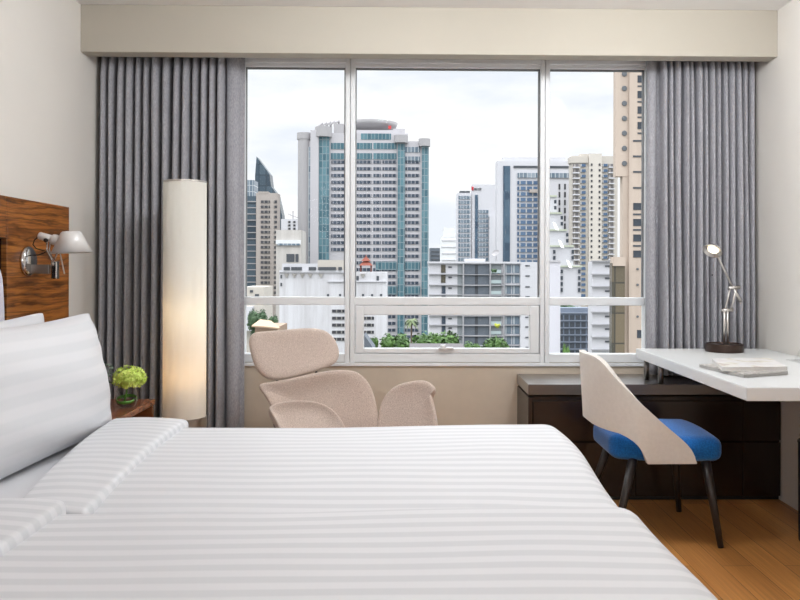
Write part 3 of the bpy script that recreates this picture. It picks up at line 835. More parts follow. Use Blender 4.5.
# ------------------------------------------------------------------ the city beyond the window
GZ = -34.0
struct('ground', bx(-900, 900, 30, 1500, GZ - 1, GZ), mat('city_ground', (104, 106, 100), .9, var=.12, scale=.02))
W_ = lambda n, c, v=.03, s=.08, r=.75: mat(n, c, r, var=v, scale=s)
palegrey = W_('pale_grey_cladding', (178, 176, 180)); midgrey = W_('mid_grey_cladding', (158, 156, 158))
whitewall = concrete('white_painted_wall', (200, 200, 204), (178, 176, 179)); beige = W_('beige_render', (184, 178, 170))
pink = concrete('peach_render', (184, 169, 156), (172, 157, 145), .5); cleanwhite = W_('clean_white_render', (192, 192, 197))
greygreen = W_('grey_green_ledge', (176, 182, 164)); darkline = W_('dark_recess', (70, 74, 80))
browntower = W_('brown_grey_stone', (158, 150, 145)); conc = concrete('raw_concrete', (190, 186, 182), (166, 162, 158), .2)
slate = W_('slate_blue_panel', (92, 99, 108), .12, .4); slate2 = W_('slate_blue_frame', (108, 118, 134), .12, .4); ledge = W_('grey_slab_edge', (150, 150, 154))
darkglass = facade_glass('dark_blue_panes', (44, 54, 68), (86, 98, 112), (150, 150, 156), 1.6, 40, .16)
tealglass = facade_glass('teal_panes', (58, 92, 104), (90, 126, 136), (126, 142, 148), 1.5, 2.9, .14)
slimglass = facade_glass('grey_blue_panes', (88, 104, 118), (140, 150, 160), (170, 176, 180), 1.5, 2.9, .16)
blueglass = facade_glass('deep_blue_panes', (48, 66, 84), (74, 96, 114), (66, 84, 100), 2.2, 3.2, .1)
bluewin = facade_glass('blue_window_panes', (62, 84, 112), (96, 120, 148), (170, 170, 170), 2.4, 40, .25)
darkwin = facade_glass('dark_grey_panes', (44, 46, 52), (78, 78, 84), (130, 128, 124), 1.5, 40, .18)
bronzeglass = facade_glass('bronze_green_panes', (62, 62, 54), (112, 100, 80), (60, 58, 52), 1.2, 3.2, .08)
navyglass = facade_glass('navy_curtain_wall', (46, 60, 72), (70, 86, 98), (40, 52, 62), 4.5, 7, .25)
softwin = facade_glass('soft_grey_panes', (92, 90, 92), (132, 128, 128), (170, 164, 158), 1.5, 40, .18)
pane = mat('single_window_pane', (54, 60, 68), .25, var=.2, scale=.5)

def building(name, label, cat, Y, x0, x1, ytop, m, depth=20, ybot=None, group=None):
    a, c = P(x0, 250, Y), P(x1, 250, Y); zt = P((x0 + x1) / 2, ytop, Y).z
    t = thing(name, label, cat, ((a.x + c.x) / 2, Y, GZ), group)
    t['Y'] = Y
    obj('body', bx(a.x, c.x, Y, Y + depth, GZ if ybot is None else P(x0, ybot, Y).z, zt), m, t)
    return t
def blk(t, name, x0, x1, y0, y1, m, out=.3, back=.3, dy=0):
    """a block of a building at its front face (pixel rectangle of the photo)"""
    out = out or .08
    Y = t['Y'] + dy; a, c = P(x0, y0, Y), P(x1, y1, Y)
    cen = ((a.x + c.x) / 2, Y, (a.z + c.z) / 2)
    return obj(name, bx(a.x, c.x, Y - out, Y + back, c.z, a.z), m, t, origin=cen)
def rows(t, name, x0, x1, ys, h, m, out=.25):
    """one window band per storey: the same mesh, each storey an object of its own"""
    first = None
    for y in ys:
        if first is None: first = blk(t, name, x0, x1, y, y + h, m, out); fy = y; continue
        o = first.copy(); C.objects.link(o); o.parent = t
        o.location = first.location + Vector((0, 0, P(x0, y, t['Y']).z - P(x0, fy, t['Y']).z))
def fr_(a, b, s):
    out = []
    while a < b: out.append(a); a += s
    return out
def turret(t, name, px, y0, y1, rpx, m, capm=None, dy=0):
    Y = t['Y'] + dy; c = P(px, y0, Y); r = rpx * Y / F; z0 = P(px, y1, Y).z; hgt = c.z - z0
    b = lathe(bmesh.new(), [(0, 0), (r, 0), (r, hgt * .999), (0, hgt)], (c.x, Y + r * .6, z0), seg=28)
    return obj(name, b, m, t)

# main tower ------------------------------------------------------
t = building('hotel_tower', 'large pale grey tower with teal glass and round rooftop helipad', 'tower', 330, 300, 428.5, 141, palegrey, 30)
blk(t, 'penthouse', 314, 408, 133, 150, palegrey, 0, 18); blk(t, 'penthouse', 345, 400, 129, 140, palegrey, -2, 16)
turret(t, 'corner_turret', 304, 137, 345, 6.5, midgrey); turret(t, 'turret_cap', 304, 132.5, 139, 7.6, midgrey)
blk(t, 'pier', 311, 318.5, 131, 345, palegrey, 2.0, 1); blk(t, 'glazed_strip', 308.5, 311, 147, 290, slimglass, .6)
turret(t, 'turret_cap', 323, 126.5, 136.5, 8.6, midgrey, dy=-2)
rows(t, 'glazed_strip', 318.8, 329, [137], 140, tealglass, 1.2)
turret(t, 'turret_cap', 401, 135, 142.5, 7, midgrey, dy=-2); rows(t, 'glazed_strip', 398, 404.3, [144], 190, tealglass, 1.2)
turret(t, 'turret_cap', 424.5, 138.5, 146, 5.8, midgrey, dy=-2); rows(t, 'glazed_strip', 422, 428.2, [146.5], 192, tealglass, 1.0)
blk(t, 'rooftop_block', 333, 343, 122, 134, midgrey, -4, 12); blk(t, 'rooftop_block', 393, 405, 127.5, 136, palegrey, -3, 10)
b = bmesh.new(); hp = P(371, 124, 338)
lathe(b, [(0, -4.5), (5.5, -4.5), (6, -2), (10.5, -.6), (11.2, 1.2), (0, 1.4)], (hp.x, 344, hp.z), seg=40)
obj('helipad', b, midgrey, t, True)
blk(t, 'red_beacon', 388, 391, 124, 127, mat('red_paint', (186, 60, 60)), -4, 6)
fin = bmesh.new()
for k in range(5):
    p = P(316 + 4.2 * k, 126 - k * .9, 334); q = P(321 + 4.2 * k, 121.5 - k * .6, 334)
    tube(fin, [(p.x, 338, p.z), (q.x, 338, q.z), (q.x, 341, p.z - 1)], .5, 6)
obj('roof_fins', fin, midgrey, t)
ys = fr_(160.5, 340, 6.72)
rows(t, 'window_band', 331.5, 345, [y for y in ys if not 252 < y < 262], 3.3, darkglass)
for a, c in ((357, 371.5), (373.5, 381), (382.5, 396.5), (405.5, 419.5)):
    rows(t, 'window_band', a, c, ys, 3.2, darkglass)
for a, c in ((331, 345), (357, 372), (373.5, 396.5)):
    rows(t, 'teal_band', a, c, [143, 153.2], 6.2, tealglass)
rows(t, 'teal_band', 361, 391, [133.5], 6.2, tealglass)
rows(t, 'window_band', 404.5, 420, [147, 156.5], 5.5, slimglass)
for a, c in ((376, 397), (405, 420)): rows(t, 'teal_band', a, c, [261.5, 286], 8.5, tealglass, .5)

# behind it, left ------------------------------------------------
b = bmesh.new(); Yp = 520
pts = [(254.5, 300), (255, 176), (256.5, 156.5), (269.5, 174), (271, 186), (277.5, 195), (282, 215), (283, 300)]
fr0 = [b.verts.new((P(x, y, Yp).x, Yp, max(GZ, P(x, y, Yp).z))) for x, y in pts]; bk0 = [b.verts.new((v.co.x, Yp + 12, v.co.z)) for v in fr0]
b.faces.new(fr0); b.faces.new(bk0[::-1])
for i in range(len(pts)): b.faces.new((fr0[i], fr0[(i + 1) % len(pts)], bk0[(i + 1) % len(pts)], bk0[i]))
tw = thing('glass_tower', 'dark blue glass tower with a sharp slanted point, far left in the window', 'tower', (P(268, 250, Yp).x, Yp, GZ))
obj('body', b, navyglass, tw)
t = building('office_tower', 'brown-grey stone office tower with one column of dark windows', 'tower', 300, 256, 277.2, 193, browntower, 7)
rows(t, 'window_band', 261, 270, fr_(200.5, 292, 5.05), 2.6, darkwin); rows(t, 'window_band', 273.8, 277, fr_(200.5, 292, 5.05), 2.6, darkwin)
blk(t, 'parapet', 258, 268, 191.5, 193.5, browntower, 0, 8)
t = building('glass_block', 'bluish glass office block at the far left edge of the window', 'building', 310, 240, 256, 196, navyglass, 15)
blk(t, 'upper_storeys', 247, 254, 180, 197, slimglass, 0, 10, 60)
rows(t, 'floor_band', 240, 256, fr_(201, 292, 6.2), 1.0, midgrey, .3)
t = building('apartment_block', 'pale distant apartment block just left of the large tower', 'building', 420, 281, 300, 219, cleanwhite, 15)
for x in (288, 293): rows(t, 'window_band', x, x + 2.5, fr_(221, 232, 3.4), 2, darkwin)
b = bmesh.new(); p0, p1, p2 = P(293, 219, 425), P(293, 211, 425), P(288, 214, 425)
tube(b, [p0, p1], .3, 6); tube(b, [p2, P(299, 218, 425)], .25, 6); obj('rooftop_crane', b, midgrey, t)
t = building('concrete_block', 'raw concrete building rising behind the blank white building', 'building', 285, 276, 301, 230, conc, 14)
blk(t, 'roof_slab', 276, 301, 240, 244.5, W_('pale_slab', (206, 208, 210)), .6, 2); blk(t, 'dark_opening', 286.5, 294.5, 254, 262, darkline, .2)
blk(t, 'dark_opening', 295.5, 298.5, 254, 262, darkline, .2); blk(t, 'recess', 278, 300, 243.5, 245.5, slimglass, .7)

# blank white building in front
t = building('white_building', 'blank white building with stained walls, in front of the large tower', 'building', 240, 279.5, 353, 271, whitewall, 12)
blk(t, 'wing', 352.5, 386.5, 272, 400, whitewall, 0, 11); blk(t, 'roof_storey', 282, 317.5, 263.5, 271, cleanwhite, -.5, 14); blk(t, 'roof_room', 317.5, 347, 260, 271, beige, -.4, 14)
blk(t, 'parapet', 279.5, 353, 270, 272.5, cleanwhite, .5, .6); blk(t, 'lower_roof', 328, 386, 280.5, 282, cleanwhite, .5, .6)
for a, c in ((284, 290), (291.5, 302), (309, 316), (318.5, 336), (338.5, 342)): blk(t, 'strip_window', a, c, 267, 270.2, darkline, .8, 0)
for a, c in ((356.5, 358.8), (376.5, 379)): blk(t, 'narrow_window', a, c, 276, 281, darkline, .25)
for x in (287, 294.5, 302.5, 310.5, 321, 345, 363):
    b = bmesh.new(); p = P(x, 274, 240); r = .75
    bmesh.ops.create_cone(b, cap_ends=True, segments=12, radius1=.15, radius2=r, depth=1.2, matrix=Matrix.Translation((p.x, 239.7, p.z - .5)))
    obj('rain_hopper', b, conc, t)
rows(t, 'window_band', 332, 344.5, [309.5, 316.6, 323.5, 330.6, 337.6], 3.0, darkwin); rows(t, 'window_band', 352, 374, [316.6, 323.5, 330.6, 337.6, 344], 3.0, darkwin)
for x in (327, 339, 362, 371, 380): blk(t, 'narrow_window', x, x + 2.2, 294, 296.3, darkline, .25)
for x in (281, 281): pass
rows(t, 'narrow_window', 280.6, 282, [275, 282.8, 326], 3.2, darkline, .3)
sh_ = thing('roof_pavilion', 'small red tiered pavilion standing on the white building roof', 'pavilion', (P(366, 268, 236).x, 250, P(366, 268, 250).z))
redtile = W_('red_roof_tiles', (126, 66, 52), .1, 1.5); pc = P(366, 262, 250)
b = bmesh.new()
for hw, z0, z1 in ((2.2, -1.1, .3), (1.5, .3, 1.4)):
    bmesh.ops.create_cone(b, cap_ends=True, segments=4, radius1=hw * 1.35, radius2=hw * .45, depth=z1 - z0, matrix=Matrix.Translation((pc.x, 250, pc.z + (z0 + z1) / 2)) @ Matrix.Rotation(R(45), 4, 'Z'))
bmesh.ops.create_cone(b, cap_ends=True, segments=8, radius1=.3, radius2=.03, depth=1.1, matrix=Matrix.Translation((pc.x, 250, pc.z + 1.9)))
obj('roof', b, redtile, sh_)
b = bmesh.new()
for sx in (-1.6, 1.6):
    for sy in (-1.3, 1.3): box(b, pc.x + sx - .2, pc.x + sx + .2, 250 + sy - .2, 250 + sy + .2, pc.z - 3.2, pc.z - 1)
obj('posts', b, W_('dark_red_posts', (96, 50, 42)), sh_)

# low things at lower left ----------------------------------------
t = building('cream_house', 'cream rendered low building in the lower left of the window', 'building', 150, 243, 264, 287, beige, 10)
blk(t, 'window', 250, 253, 290, 292.5, darkline, .15); blk(t, 'window', 255, 259, 294, 297, darkline, .15); blk(t, 'annex', 240, 254, 306, 330, cleanwhite, 2, 2)
hs = thing('tiled_house', 'small house with a pale tan pitched roof, behind the lounge chair headrest', 'house', (P(268, 330, 110).x, 112, GZ))
Yh = 110; b = bmesh.new(); A, B, Cc, D = P(252.5, 326, Yh), P(262, 320.8, Yh), P(270, 323, Yh), P(279, 329, Yh)
box(b, A.x + .3, D.x - .2, Yh + .2, Yh + 9, GZ, A.z - .2); obj('walls', b, W_('tan_house_wall', (150, 128, 110)), hs)
b = bmesh.new()
rp = [P(251.5, 326.5, Yh), P(271, 321.5, Yh + 3), P(280.5, 330, Yh)]
v = [b.verts.new(p) for p in (P(251.5, 327, Yh - .4), P(260, 320.6, Yh + 4), P(271, 322, Yh + 4), P(264, 327.8, Yh - .4), P(280, 329.5, Yh - .2))]
b.faces.new((v[0], v[3], v[2], v[1])); b.faces.new((v[3], v[4], v[2]))
o = obj('roof', b, W_('tan_roof_sheet', (172, 148, 124)), hs); o.modifiers.new('thickness', 'SOLIDIFY').thickness = .2

# middle distance --------------------------------------------------
t = building('grey_block', 'dark grey block low in the gap beside the large tower', 'building', 520, 430, 442, 248, slate, 20)
rows(t, 'window_band', 431, 441, [251, 255, 259, 263], 1.6, darkline)
t = building('pale_block', 'pale stepped block in the gap right of the large tower', 'building', 470, 441.5, 457, 236, W_('light_grey_render', (214, 216, 218)), 20)
blk(t, 'upper_block', 443.5, 455, 228, 237, W_('light_grey_render', (214, 216, 218)), 0, 10); rows(t, 'floor_band', 441.5, 457, [240, 246.5, 253, 259.5], .9, cleanwhite, .4)
t = building('sign_tower', 'white tower with dark window grid and small red sign on top', 'tower', 400, 472, 496.5, 184.5, cleanwhite, 8)
blk(t, 'left_wing', 457.5, 471, 193, 345, cleanwhite, .5, 12)
rows(t, 'window_band', 458.5, 470.3, fr_(196, 262, 4.75), 3.4, slimglass, .8); blk(t, 'glazed_strip', 475, 477.5, 195, 345, blueglass, .4)
rows(t, 'window_band', 478.5, 488.5, [y for y in fr_(210, 262, 4.75) if y > 209], 3.3, slimglass, .5); blk(t, 'white_wing', 489, 496.3, 216, 345, cleanwhite, 2, 2)
blk(t, 'roof_plant', 460, 470, 190.8, 193, darkline, -.5, 6)
blk(t, 'red_sign', 471.5, 473.5, 186.8, 190.4, mat('sign_red', (178, 40, 52)), .5, 0)
for k in range(6): blk(t, 'sign_letter', 474.2 + 1.15 * k + (.5 if k > 2 else 0), 474.9 + 1.15 * k + (.5 if k > 2 else 0), 188.1, 189.9, darkline, .5, 0)
t = building('white_tower', 'white tower with a tall blue glass strip, behind the right mullion', 'tower', 300, 497, 573, 161, cleanwhite, 6)
blk(t, 'crown', 503, 566, 157, 162, cleanwhite, -1, 5); blk(t, 'glazed_strip', 503.2, 509.5, 166, 345, blueglass, .4)
blk(t, 'dark_band', 513.5, 571, 165.8, 168.2, darkline, .3); blk(t, 'crown_glazing', 517.5, 571, 173, 178, slimglass, .6)
rows(t, 'window_band', 517.3, 539, fr_(181, 262, 5.65), 3.6, bluewin, .5)
blk(t, 'balcony', 529, 538, 189.5, 193, browntower, 1.5, 0)
for x in (558.5, 564, 569.6): rows(t, 'slit_window', x, x + 1.7, fr_(184, 240, 7.9), 5.6, darkwin, .3)
t = building('apartment_tower', 'beige twin apartment tower with blue windows and small balconies', 'tower', 280, 571.5, 617.5, 156, beige, 5)
blk(t, 'left_parapet', 570, 588, 157, 163, beige, .5, 4); blk(t, 'roof_plant', 581, 593, 153.5, 157, beige, -1, 4)
blk(t, 'centre_pier', 588.5, 600.5, 154, 345, W_('cream_pier', (195, 189, 181)), 1.2, 1)
ys = fr_(164, 300, 5.42)
rows(t, 'window_band', 573, 578.8, ys, 3.2, softwin, .5); rows(t, 'window_band', 580, 585.5, ys, 2.8, bluewin, .5); rows(t, 'balcony_slab', 572.6, 579.2, [y + 3.2 for y in ys], 1.2, cleanwhite, 1.4)
rows(t, 'slit_window', 590, 591.7, ys, 2.3, darkwin, 1.4); rows(t, 'slit_window', 597.8, 599.6, ys, 2.3, darkwin, 1.4)
rows(t, 'window_band', 602, 607.3, ys, 2.6, bluewin, .5); rows(t, 'window_band', 608.4, 613.4, ys, 3.0, softwin, .5); rows(t, 'balcony_slab', 608, 614, [y + 3.0 for y in ys], 1.1, cleanwhite, 1.2)

# stepped white building behind the right mullion
t = building('stepped_building', 'white stepped building with grey-green ledges, seen just right of the mullion', 'building', 210, 561, 581, 267, cleanwhite, 4)
for x0, x1, y, dy in ((548, 556, 196, 2), (548, 561, 213, 1), (548, 566, 230, .5), (548, 573, 246, .2)):
    blk(t, 'terrace', x0, x1, y, 400, cleanwhite, 0, 4, dy); blk(t, 'ledge', x0 - .5, x1 + .6, y - .7, y + 1, greygreen, .5, 1, dy)
blk(t, 'ledge', 558, 582, 265.5, 267.2, greygreen, .5, 1)
for x, y in ((554, 200), (554, 206), (560.5, 216), (560.5, 222), (566, 233), (566, 239), (553, 250), (571.5, 250), (553, 256), (571.5, 256)):
    blk(t, 'window', x, x + 2.3, y, y + 3.6, pane, .3, 0)
for y in (269.5, 276, 282, 288): blk(t, 'window', 560.3, 562.6, y, y + 3.8, pane, .4, 0); blk(t, 'window', 578, 580.3, y, y + 3.8, pane, .4, 0)
for x, y in ((552.5, 222), (558, 240), (566, 260)):
    b = bmesh.new(); q = [P(x, y, 209), P(x + 2.6, y + 1.5, 209), P(x + 6, y + 8.5, 208), P(x + 2.8, y + 7.5, 208)]
    b.faces.new([b.verts.new(p) for p in q]); o = obj('glass_canopy', b, mat('white_canopy', (246, 246, 246), .3), t); o.modifiers.new('thickness', 'SOLIDIFY').thickness = .2
t = building('blank_wall_block', 'plain pale wall block at the left edge of the right-hand window', 'building', 95, 541, 560.5, 261.5, W_('lilac_white_render', (212, 213, 222)), 1.5)
blk(t, 'coping', 541, 560.6, 260.5, 262, cleanwhite, .15, 1)

# slatted white block, gridded block, peach tower ------------------------------
t = building('ledged_block', 'white block with thin dark ledges, left of the peach tower', 'building', 125, 592.5, 611, 261.5, cleanwhite, 3)
for y in (260.6, 273.8, 286, 298.8, 311.5, 324, 336.4, 349):
    blk(t, 'ledge', 591, 611.3, y, y + 1.1, ledge, .5, .2)
for y in (265.3, 277.5, 290.3, 303, 315.6, 328.2, 340.8): blk(t, 'slit_window', 605, 610.5, y, y + 1.5, darkline, .15)
t = building('gridded_block', 'low slate-blue block with a grid of square windows', 'building', 160, 558, 592, 313, slate2, 5)
blk(t, 'upper_storey', 558, 592, 308, 313.5, slate2, -.2, 4)
for j in range(7):
    for i in range(6):
        x = 558.6 + i * 5.7; y = 315 + j * 7.1
        blk(t, 'window', x, x + 4.2, y, y + 4.7, pane, .12, 0)
rows(t, 'floor_band', 558, 592, [312.6, 320.2, 327.3, 334.4, 341.5, 348.6], .8, W_('pale_slate', (124, 132, 146)), .35)
t = building('peach_tower', 'tall peach-coloured tower with round vents, at the right window edge', 'tower', 85, 629, 668, -40, pink, 1.2)
blk(t, 'overhang', 617.2, 630, -40, 176, pink, -.3, 1.4); blk(t, 'lower_wing', 623.5, 630, 176, 400, pink, -.35, 1.4)
blk(t, 'rear_wing', 650, 668, -40, 400, pink, -1, 9)
for y in (74, 88.5, 103.5, 118.5, 133.3, 148.4, 163.5):
    b = bmesh.new(); p = P(624.3, y, 85.3); lathe(b, [(0, 0), (.27, 0), (.29, .08), (.24, .12), (0, .12)], (p.x, 85.32, p.z), (0, -1, 0), 20)
    obj('round_vent', b, mat('vent_grey', (92, 96, 100), .5), t)
for y in (75.5, 91, 106.5, 122): blk(t, 'window', 637.5, 646, y, y + 7.2, pane, .05, 0)
for y in (85.5, 101, 116.5, 132.5): blk(t, 'slot', 637.5, 646, y, y + 1.6, darkline, .05, 0)
for y in (140, 155.5, 171, 187, 213.5, 229, 245): blk(t, 'slot', 633, 643, y, y + 1.8, darkline, .05, 0)
for y in (203, 219, 234.5, 250.5): blk(t, 'window', 633.2, 643, y, y + 7, pane, .05, 0)
for y in (269, 284.8, 316.5):
    b = bmesh.new(); p = P(637.5, y, 85); lathe(b, [(0, 0), (.13, 0), (.13, .08), (0, .09)], (p.x, 84.99, p.z), (0, -1, 0), 16); obj('round_vent', b, mat('vent_grey', (92, 96, 100)), t)
blk(t, 'window', 637, 644, 330, 338, pane, .05, 0)
t = building('glazed_annex', 'bronze-glass annex with a peach cap at the foot of the peach tower', 'building', 84, 612, 625, 263, bronzeglass, 1.0)
blk(t, 'cap', 612.5, 625, 257, 266, pink, .2, .9)

# balconied mid-rise in the casement -------------------------------------
t = building('midrise_block', 'grey and white mid-rise with balconies, seen behind the centre casement', 'building', 200, 429, 541, 263, cleanwhite, 7)
blk(t, 'roof_slab', 428, 520, 261.5, 263.6, cleanwhite, .8, 6); blk(t, 'roof_room', 466, 486, 258.5, 262, cleanwhite, -2, 6)
fl_ = [263.6, 273.8, 284.6, 294.4, 305, 315, 324.6, 335, 345]
for (a, c) in ((463, 474.5), (478, 489)): blk(t, 'slate_panel', a, c, 264.5, 400, slate, .25)
blk(t, 'dark_shaft', 474.5, 478, 264.5, 400, darkline, .1); blk(t, 'balcony_shade_strip', 490.5, 501, 264.5, 400, W_('balcony_shade', (128, 134, 138)), .1)  # flat balcony strip, the shade of a recess put into its grey
blk(t, 'stair_shade_strip', 457.5, 462.5, 264.5, 400, W_('balcony_shade', (128, 134, 138)), .1); blk(t, 'white_wing', 520, 541, 262, 400, cleanwhite, .6, 2)  # stair strip is flat too, with recess shade put into its colour
for x in (462.5, 489.3, 503): blk(t, 'fin', x, x + 1.1, 263, 400, ledge, .8)
for y in fl_[1:]:
    blk(t, 'floor_slab', 429, 462, y, y + .8, ledge, .7); blk(t, 'floor_slab', 462, 503, y + (.5 if y < 280 else 0), y + 1.3, ledge, .7); blk(t, 'floor_slab', 503, 520, y, y + .8, ledge, .7)
for y in fl_:
    blk(t, 'window', 441, 445.5, y + 1.2, y + 9, bronzeglass if y < 280 else darkglass, .15); blk(t, 'slit_window', 448.3, 451.8, y + 2.8, y + 4.2, darkline, .2)
    blk(t, 'window', 504.5, 511, y + 1.2, y + 9.2, slimglass, .15); blk(t, 'window', 512, 519.5, y + 1.2, y + 9.2, slimglass, .15)
    blk(t, 'balcony_glass', 490.5, 501, y + 6.2, y + 9.6, W_('pale_balcony_glass', (164, 178, 180)), .6, -.5)
    blk(t, 'small_window', 525, 529.3, y + 1.5, y + 2.7, darkline, .75, 0)
b = bmesh.new(); p = P(496, 254, 203); q_ = P(497, 262, 203); tube(b, [q_, p], .08, 6)
lathe(b, [(.05, 0), (.7, .15), (1.0, .45)], p, (-.4, -.6, .6), 20); obj('satellite_dish', b, midgrey, t)

# trees -------------------------------------------------------------------
def tree(name, label, px, py, rx, rz, Y, m, seed, n=1300, group='trees below the window', trunk=True):
    if trunk: py += rz * 1.35; rz *= 2.3; n = int(n * 1.9)
    rnd = random.Random(seed); c = P(px, py, Y); sx = rx * Y / F; sz = rz * Y / F
    t = thing(name, label, 'tree', (c.x, Y, GZ), group)
    b = bmesh.new()
    lobes = [(Vector((rnd.uniform(-.6, .6) * sx, rnd.uniform(-.5, .5) * sx, rnd.uniform(-.35, .5) * sz)), rnd.uniform(.38, .55)) for _ in range(16)]
    for k in range(n):
        o_, s = rnd.choice(lobes); d = Vector((rnd.gauss(0, 1), rnd.gauss(0, 1), rnd.gauss(0, 1))).normalized()
        q = c + o_ + Vector((d.x * sx * s, d.y * sx * s, d.z * sz * s * 1.1)) * rnd.uniform(.8, 1.04)
        l = rnd.uniform(.10, .22) * min(sx, sz) * .7; e1 = Vector((rnd.gauss(0, 1), rnd.gauss(0, 1), rnd.gauss(0, .6))).normalized(); e2 = e1.cross(d).normalized()
        b.faces.new([b.verts.new(q + w) for w in (-e1 * l, e2 * l * .5, e1 * l, -e2 * l * .5)])
    for o_, s in lobes: bmesh.ops.create_icosphere(b, subdivisions=1, radius=1, matrix=Matrix.Translation(c + o_) @ Matrix.Diagonal((sx * s * .85, sx * s * .85, sz * s * .9, 1)))
    obj('crown', b, m, t, recalc=False)
    if trunk: obj('trunk', tube(bmesh.new(), [(c.x, Y, GZ), (c.x + .3, Y, c.z)], [.5, .25], 8), mat('bark', (92, 78, 64), .9), t)
    return t
tm = leafy('city_tree_leaves', (34, 64, 22), (84, 120, 50), .8); tm2 = leafy('dark_tree_leaves', (40, 64, 40), (80, 108, 72), .8)
tree('broadleaf_tree', 'dark green tree behind the tan roofed house, lower left of the window', 259, 316, 11, 9, 125, tm2, 1)
tree('broadleaf_tree', 'green tree right of the house roof, left of the blank white building', 272, 318, 6, 6, 128, tm2, 2)
tree('broadleaf_tree', 'bright green tree left of the palm, in the casement', 394, 341, 18, 9, 150, tm, 3)
tree('broadleaf_tree', 'bright green wide tree right of the palm, in the casement', 437, 341, 24, 10.5, 140, tm, 4, 1800)
tree('broadleaf_tree', 'small green tree before the grey mid-rise, centre of the casement', 472, 348, 12, 7, 128, tm, 5)
tree('broadleaf_tree', 'bright green tree at the right end of the casement', 497, 344, 15, 8.5, 140, tm, 6)
tree('broadleaf_tree', 'small tree at the left end of the casement by the dark gable', 374, 340, 5, 6, 150, tm, 7, 500)
tree('roof_shrub', 'dark shrub growing on top of the slate-blue gridded block', 569, 308, 10, 6.5, 165, tm2, 8, 700, 'shrubs on the slate block', False)
tree('broadleaf_tree', 'light green shrub tree low before the slate-blue gridded block', 567, 347, 5, 9, 150, tm, 9, 500)
tree('balcony_shrub', 'yellow-green plant on a balcony of the grey mid-rise', 497, 326, 3.2, 3.2, 197.3, leafy('yellow_leaves', (150, 160, 50), (196, 200, 90)), 10, 200, 'plants on the mid-rise', False)
tree('balcony_shrub', 'green plant on the top balcony of the grey mid-rise', 494, 271, 3.4, 2.4, 197.3, tm2, 11, 200, 'plants on the mid-rise', False)
pt = thing('palm_tree', 'palm tree standing among green trees, seen through the casement', 'tree', (P(412, 345, 162).x, 162, GZ))
c = P(411.5, 320, 162)
obj('trunk', tube(bmesh.new(), [(c.x, 162, GZ), (c.x, 162, c.z)], [.25, .16], 8), mat('bark', (92, 78, 64), .9), pt)
b = bmesh.new(); rnd = random.Random(12)
for k in range(26):
    a = rnd.uniform(0, 6.28); up = rnd.uniform(-.2, .9); L = rnd.uniform(1.2, 1.7); prev = None
    for s in range(7):
        f = s / 6; p = c + Vector((math.cos(a) * L * f, math.sin(a) * L * f, up * L * f - 1.1 * L * f * f)); w = .26 * math.sin(math.pi * (f * .85 + .1)); n_ = Vector((-math.sin(a), math.cos(a), 0)) * w
        cur = (b.verts.new(p + n_ - Vector((0, 0, w * .5))), b.verts.new(p), b.verts.new(p - n_ - Vector((0, 0, w * .5))))
        if prev: b.faces.new((prev[0], prev[1], cur[1], cur[0])); b.faces.new((prev[1], prev[2], cur[2], cur[1]))
        prev = cur
obj('fronds', b, leafy('palm_leaves', (70, 88, 56), (120, 134, 92), .8), pt, recalc=False)
t = thing('gabled_house', 'dark grey gabled roof at the left corner of the casement', 'house', (P(367, 345, 130).x, 130, GZ))
b = bmesh.new(); q = [P(358, 352, 130), P(364, 335, 130), P(374, 349, 130), P(374, 360, 130), P(358, 360, 130)]
f1 = [b.verts.new(p) for p in q]; f2 = [b.verts.new(p + Vector((0, 6, 0))) for p in q]
b.faces.new(f1); b.faces.new(f2[::-1])
for i in range(5): b.faces.new((f1[i], f1[(i + 1) % 5], f2[(i + 1) % 5], f2[i]))
obj('roof', b, slate, t); obj('walls', bx(q[4].x + .3, q[3].x - .3, 130.2, 135.8, GZ, q[4].z + .2), W_('grey_house_wall', (150, 150, 152)), t)
t = building('low_roofs', 'long low dark roof beneath the wide tree in the casement', 'roof', 120, 410, 466, 348.5, W_('dusty_roof', (86, 82, 84)), 8)

# ------------------------------------------------------------------ light
wd = bpy.data.worlds.new('overcast_sky'); bpy.context.scene.world = wd; wd.use_nodes = True
n = wd.node_tree.nodes; l = wd.node_tree.links; bg = n['Background']
tc = n.new('ShaderNodeTexCoord'); mp = n.new('ShaderNodeMapping'); mp.inputs['Scale'].default_value = (1.6, 1.6, 5.5); l.new(tc.outputs['Generated'], mp.inputs['Vector'])
nz = n.new('ShaderNodeTexNoise'); nz.inputs['Scale'].default_value = 2.6; nz.inputs['Detail'].default_value = 6; nz.inputs['Roughness'].default_value = .55; l.new(mp.outputs[0], nz.inputs['Vector'])
rp = n.new('ShaderNodeValToRGB'); l.new(nz.outputs['Fac'], rp.inputs['Fac'])
e = rp.color_ramp.elements; e[0].position = .38; e[0].color = lin((234, 238, 247)); e[1].position = .56; e[1].color = lin((252, 252, 254))
l.new(rp.outputs['Color'], bg.inputs['Color'])
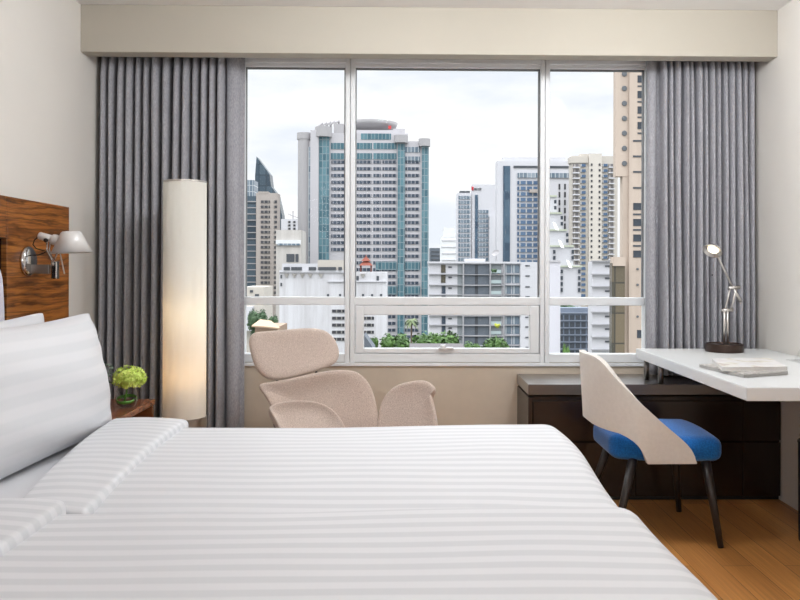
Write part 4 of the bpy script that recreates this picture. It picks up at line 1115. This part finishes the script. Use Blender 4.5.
# an overcast sky is brightest overhead
sx = n.new('ShaderNodeSeparateXYZ'); l.new(tc.outputs['Generated'], sx.inputs[0])
mr = n.new('ShaderNodeMapRange'); l.new(sx.outputs['Z'], mr.inputs['Value'])
for k, v in (('From Min', .27), ('From Max', .9), ('To Min', SKY_E), ('To Max', SKY_E * 5)): mr.inputs[k].default_value = v
l.new(mr.outputs[0], bg.inputs['Strength'])
def light(name, typ, loc, energy, color=(1, 1, 1), size=.3, rot=(0, 0, 0), **k):
    d = bpy.data.lights.new(name, typ); o = bpy.data.objects.new(name, d); C.objects.link(o)
    d.energy = energy; d.color = color; o.location = loc; o.rotation_euler = rot
    for a, v in k.items(): setattr(d, a, v)
    return o
s = light('sun', 'SUN', (0, -50, 80), .3, (1, .97, .93), rot=(R(48), 0, R(-14)), angle=R(25))
for (x, y) in ((-.75, -1.0), (.95, -1.0)):
    light('fill_light', 'POINT', (x, y, 1.9), FILL_E, (.955, .98, 1), shadow_soft_size=.45)  # unseen fill added behind the camera, not a lamp of the room
for (x, y, e_) in ((-.15, 3.0, .86), (1.12, 3.0, 1.08)):
    light('fill_light', 'POINT', (x, y, 2.4), FILL_E * e_, (.955, .98, 1), shadow_soft_size=.1)  # more unseen fill, added above the frame to brighten the window end
light('floor_lamp_bulb', 'POINT', (fx, fy, .62), 1.6, (1, .64, .31), shadow_soft_size=.06)
light('floor_lamp_bulb', 'POINT', (fx, fy, .95), 1.0, (1, .80, .55), shadow_soft_size=.06)
light('desk_lamp_bulb', 'SPOT', tuple(hcn + hdir * .012), 2.5, (1, .84, .62), rot=(0, 0, 0), shadow_soft_size=.03, spot_size=R(120), spot_blend=.6).rotation_euler = hdir.to_track_quat('-Z', 'Y').to_euler()

sc = bpy.context.scene
sc.view_settings.view_transform = 'Standard'; sc.view_settings.look = 'None'
sc.view_settings.exposure = 0.0; sc.view_settings.gamma = 1.0; sc.view_settings.use_curve_mapping = False
for o in bpy.data.objects:
    if 'Y' in o.keys(): del o['Y']
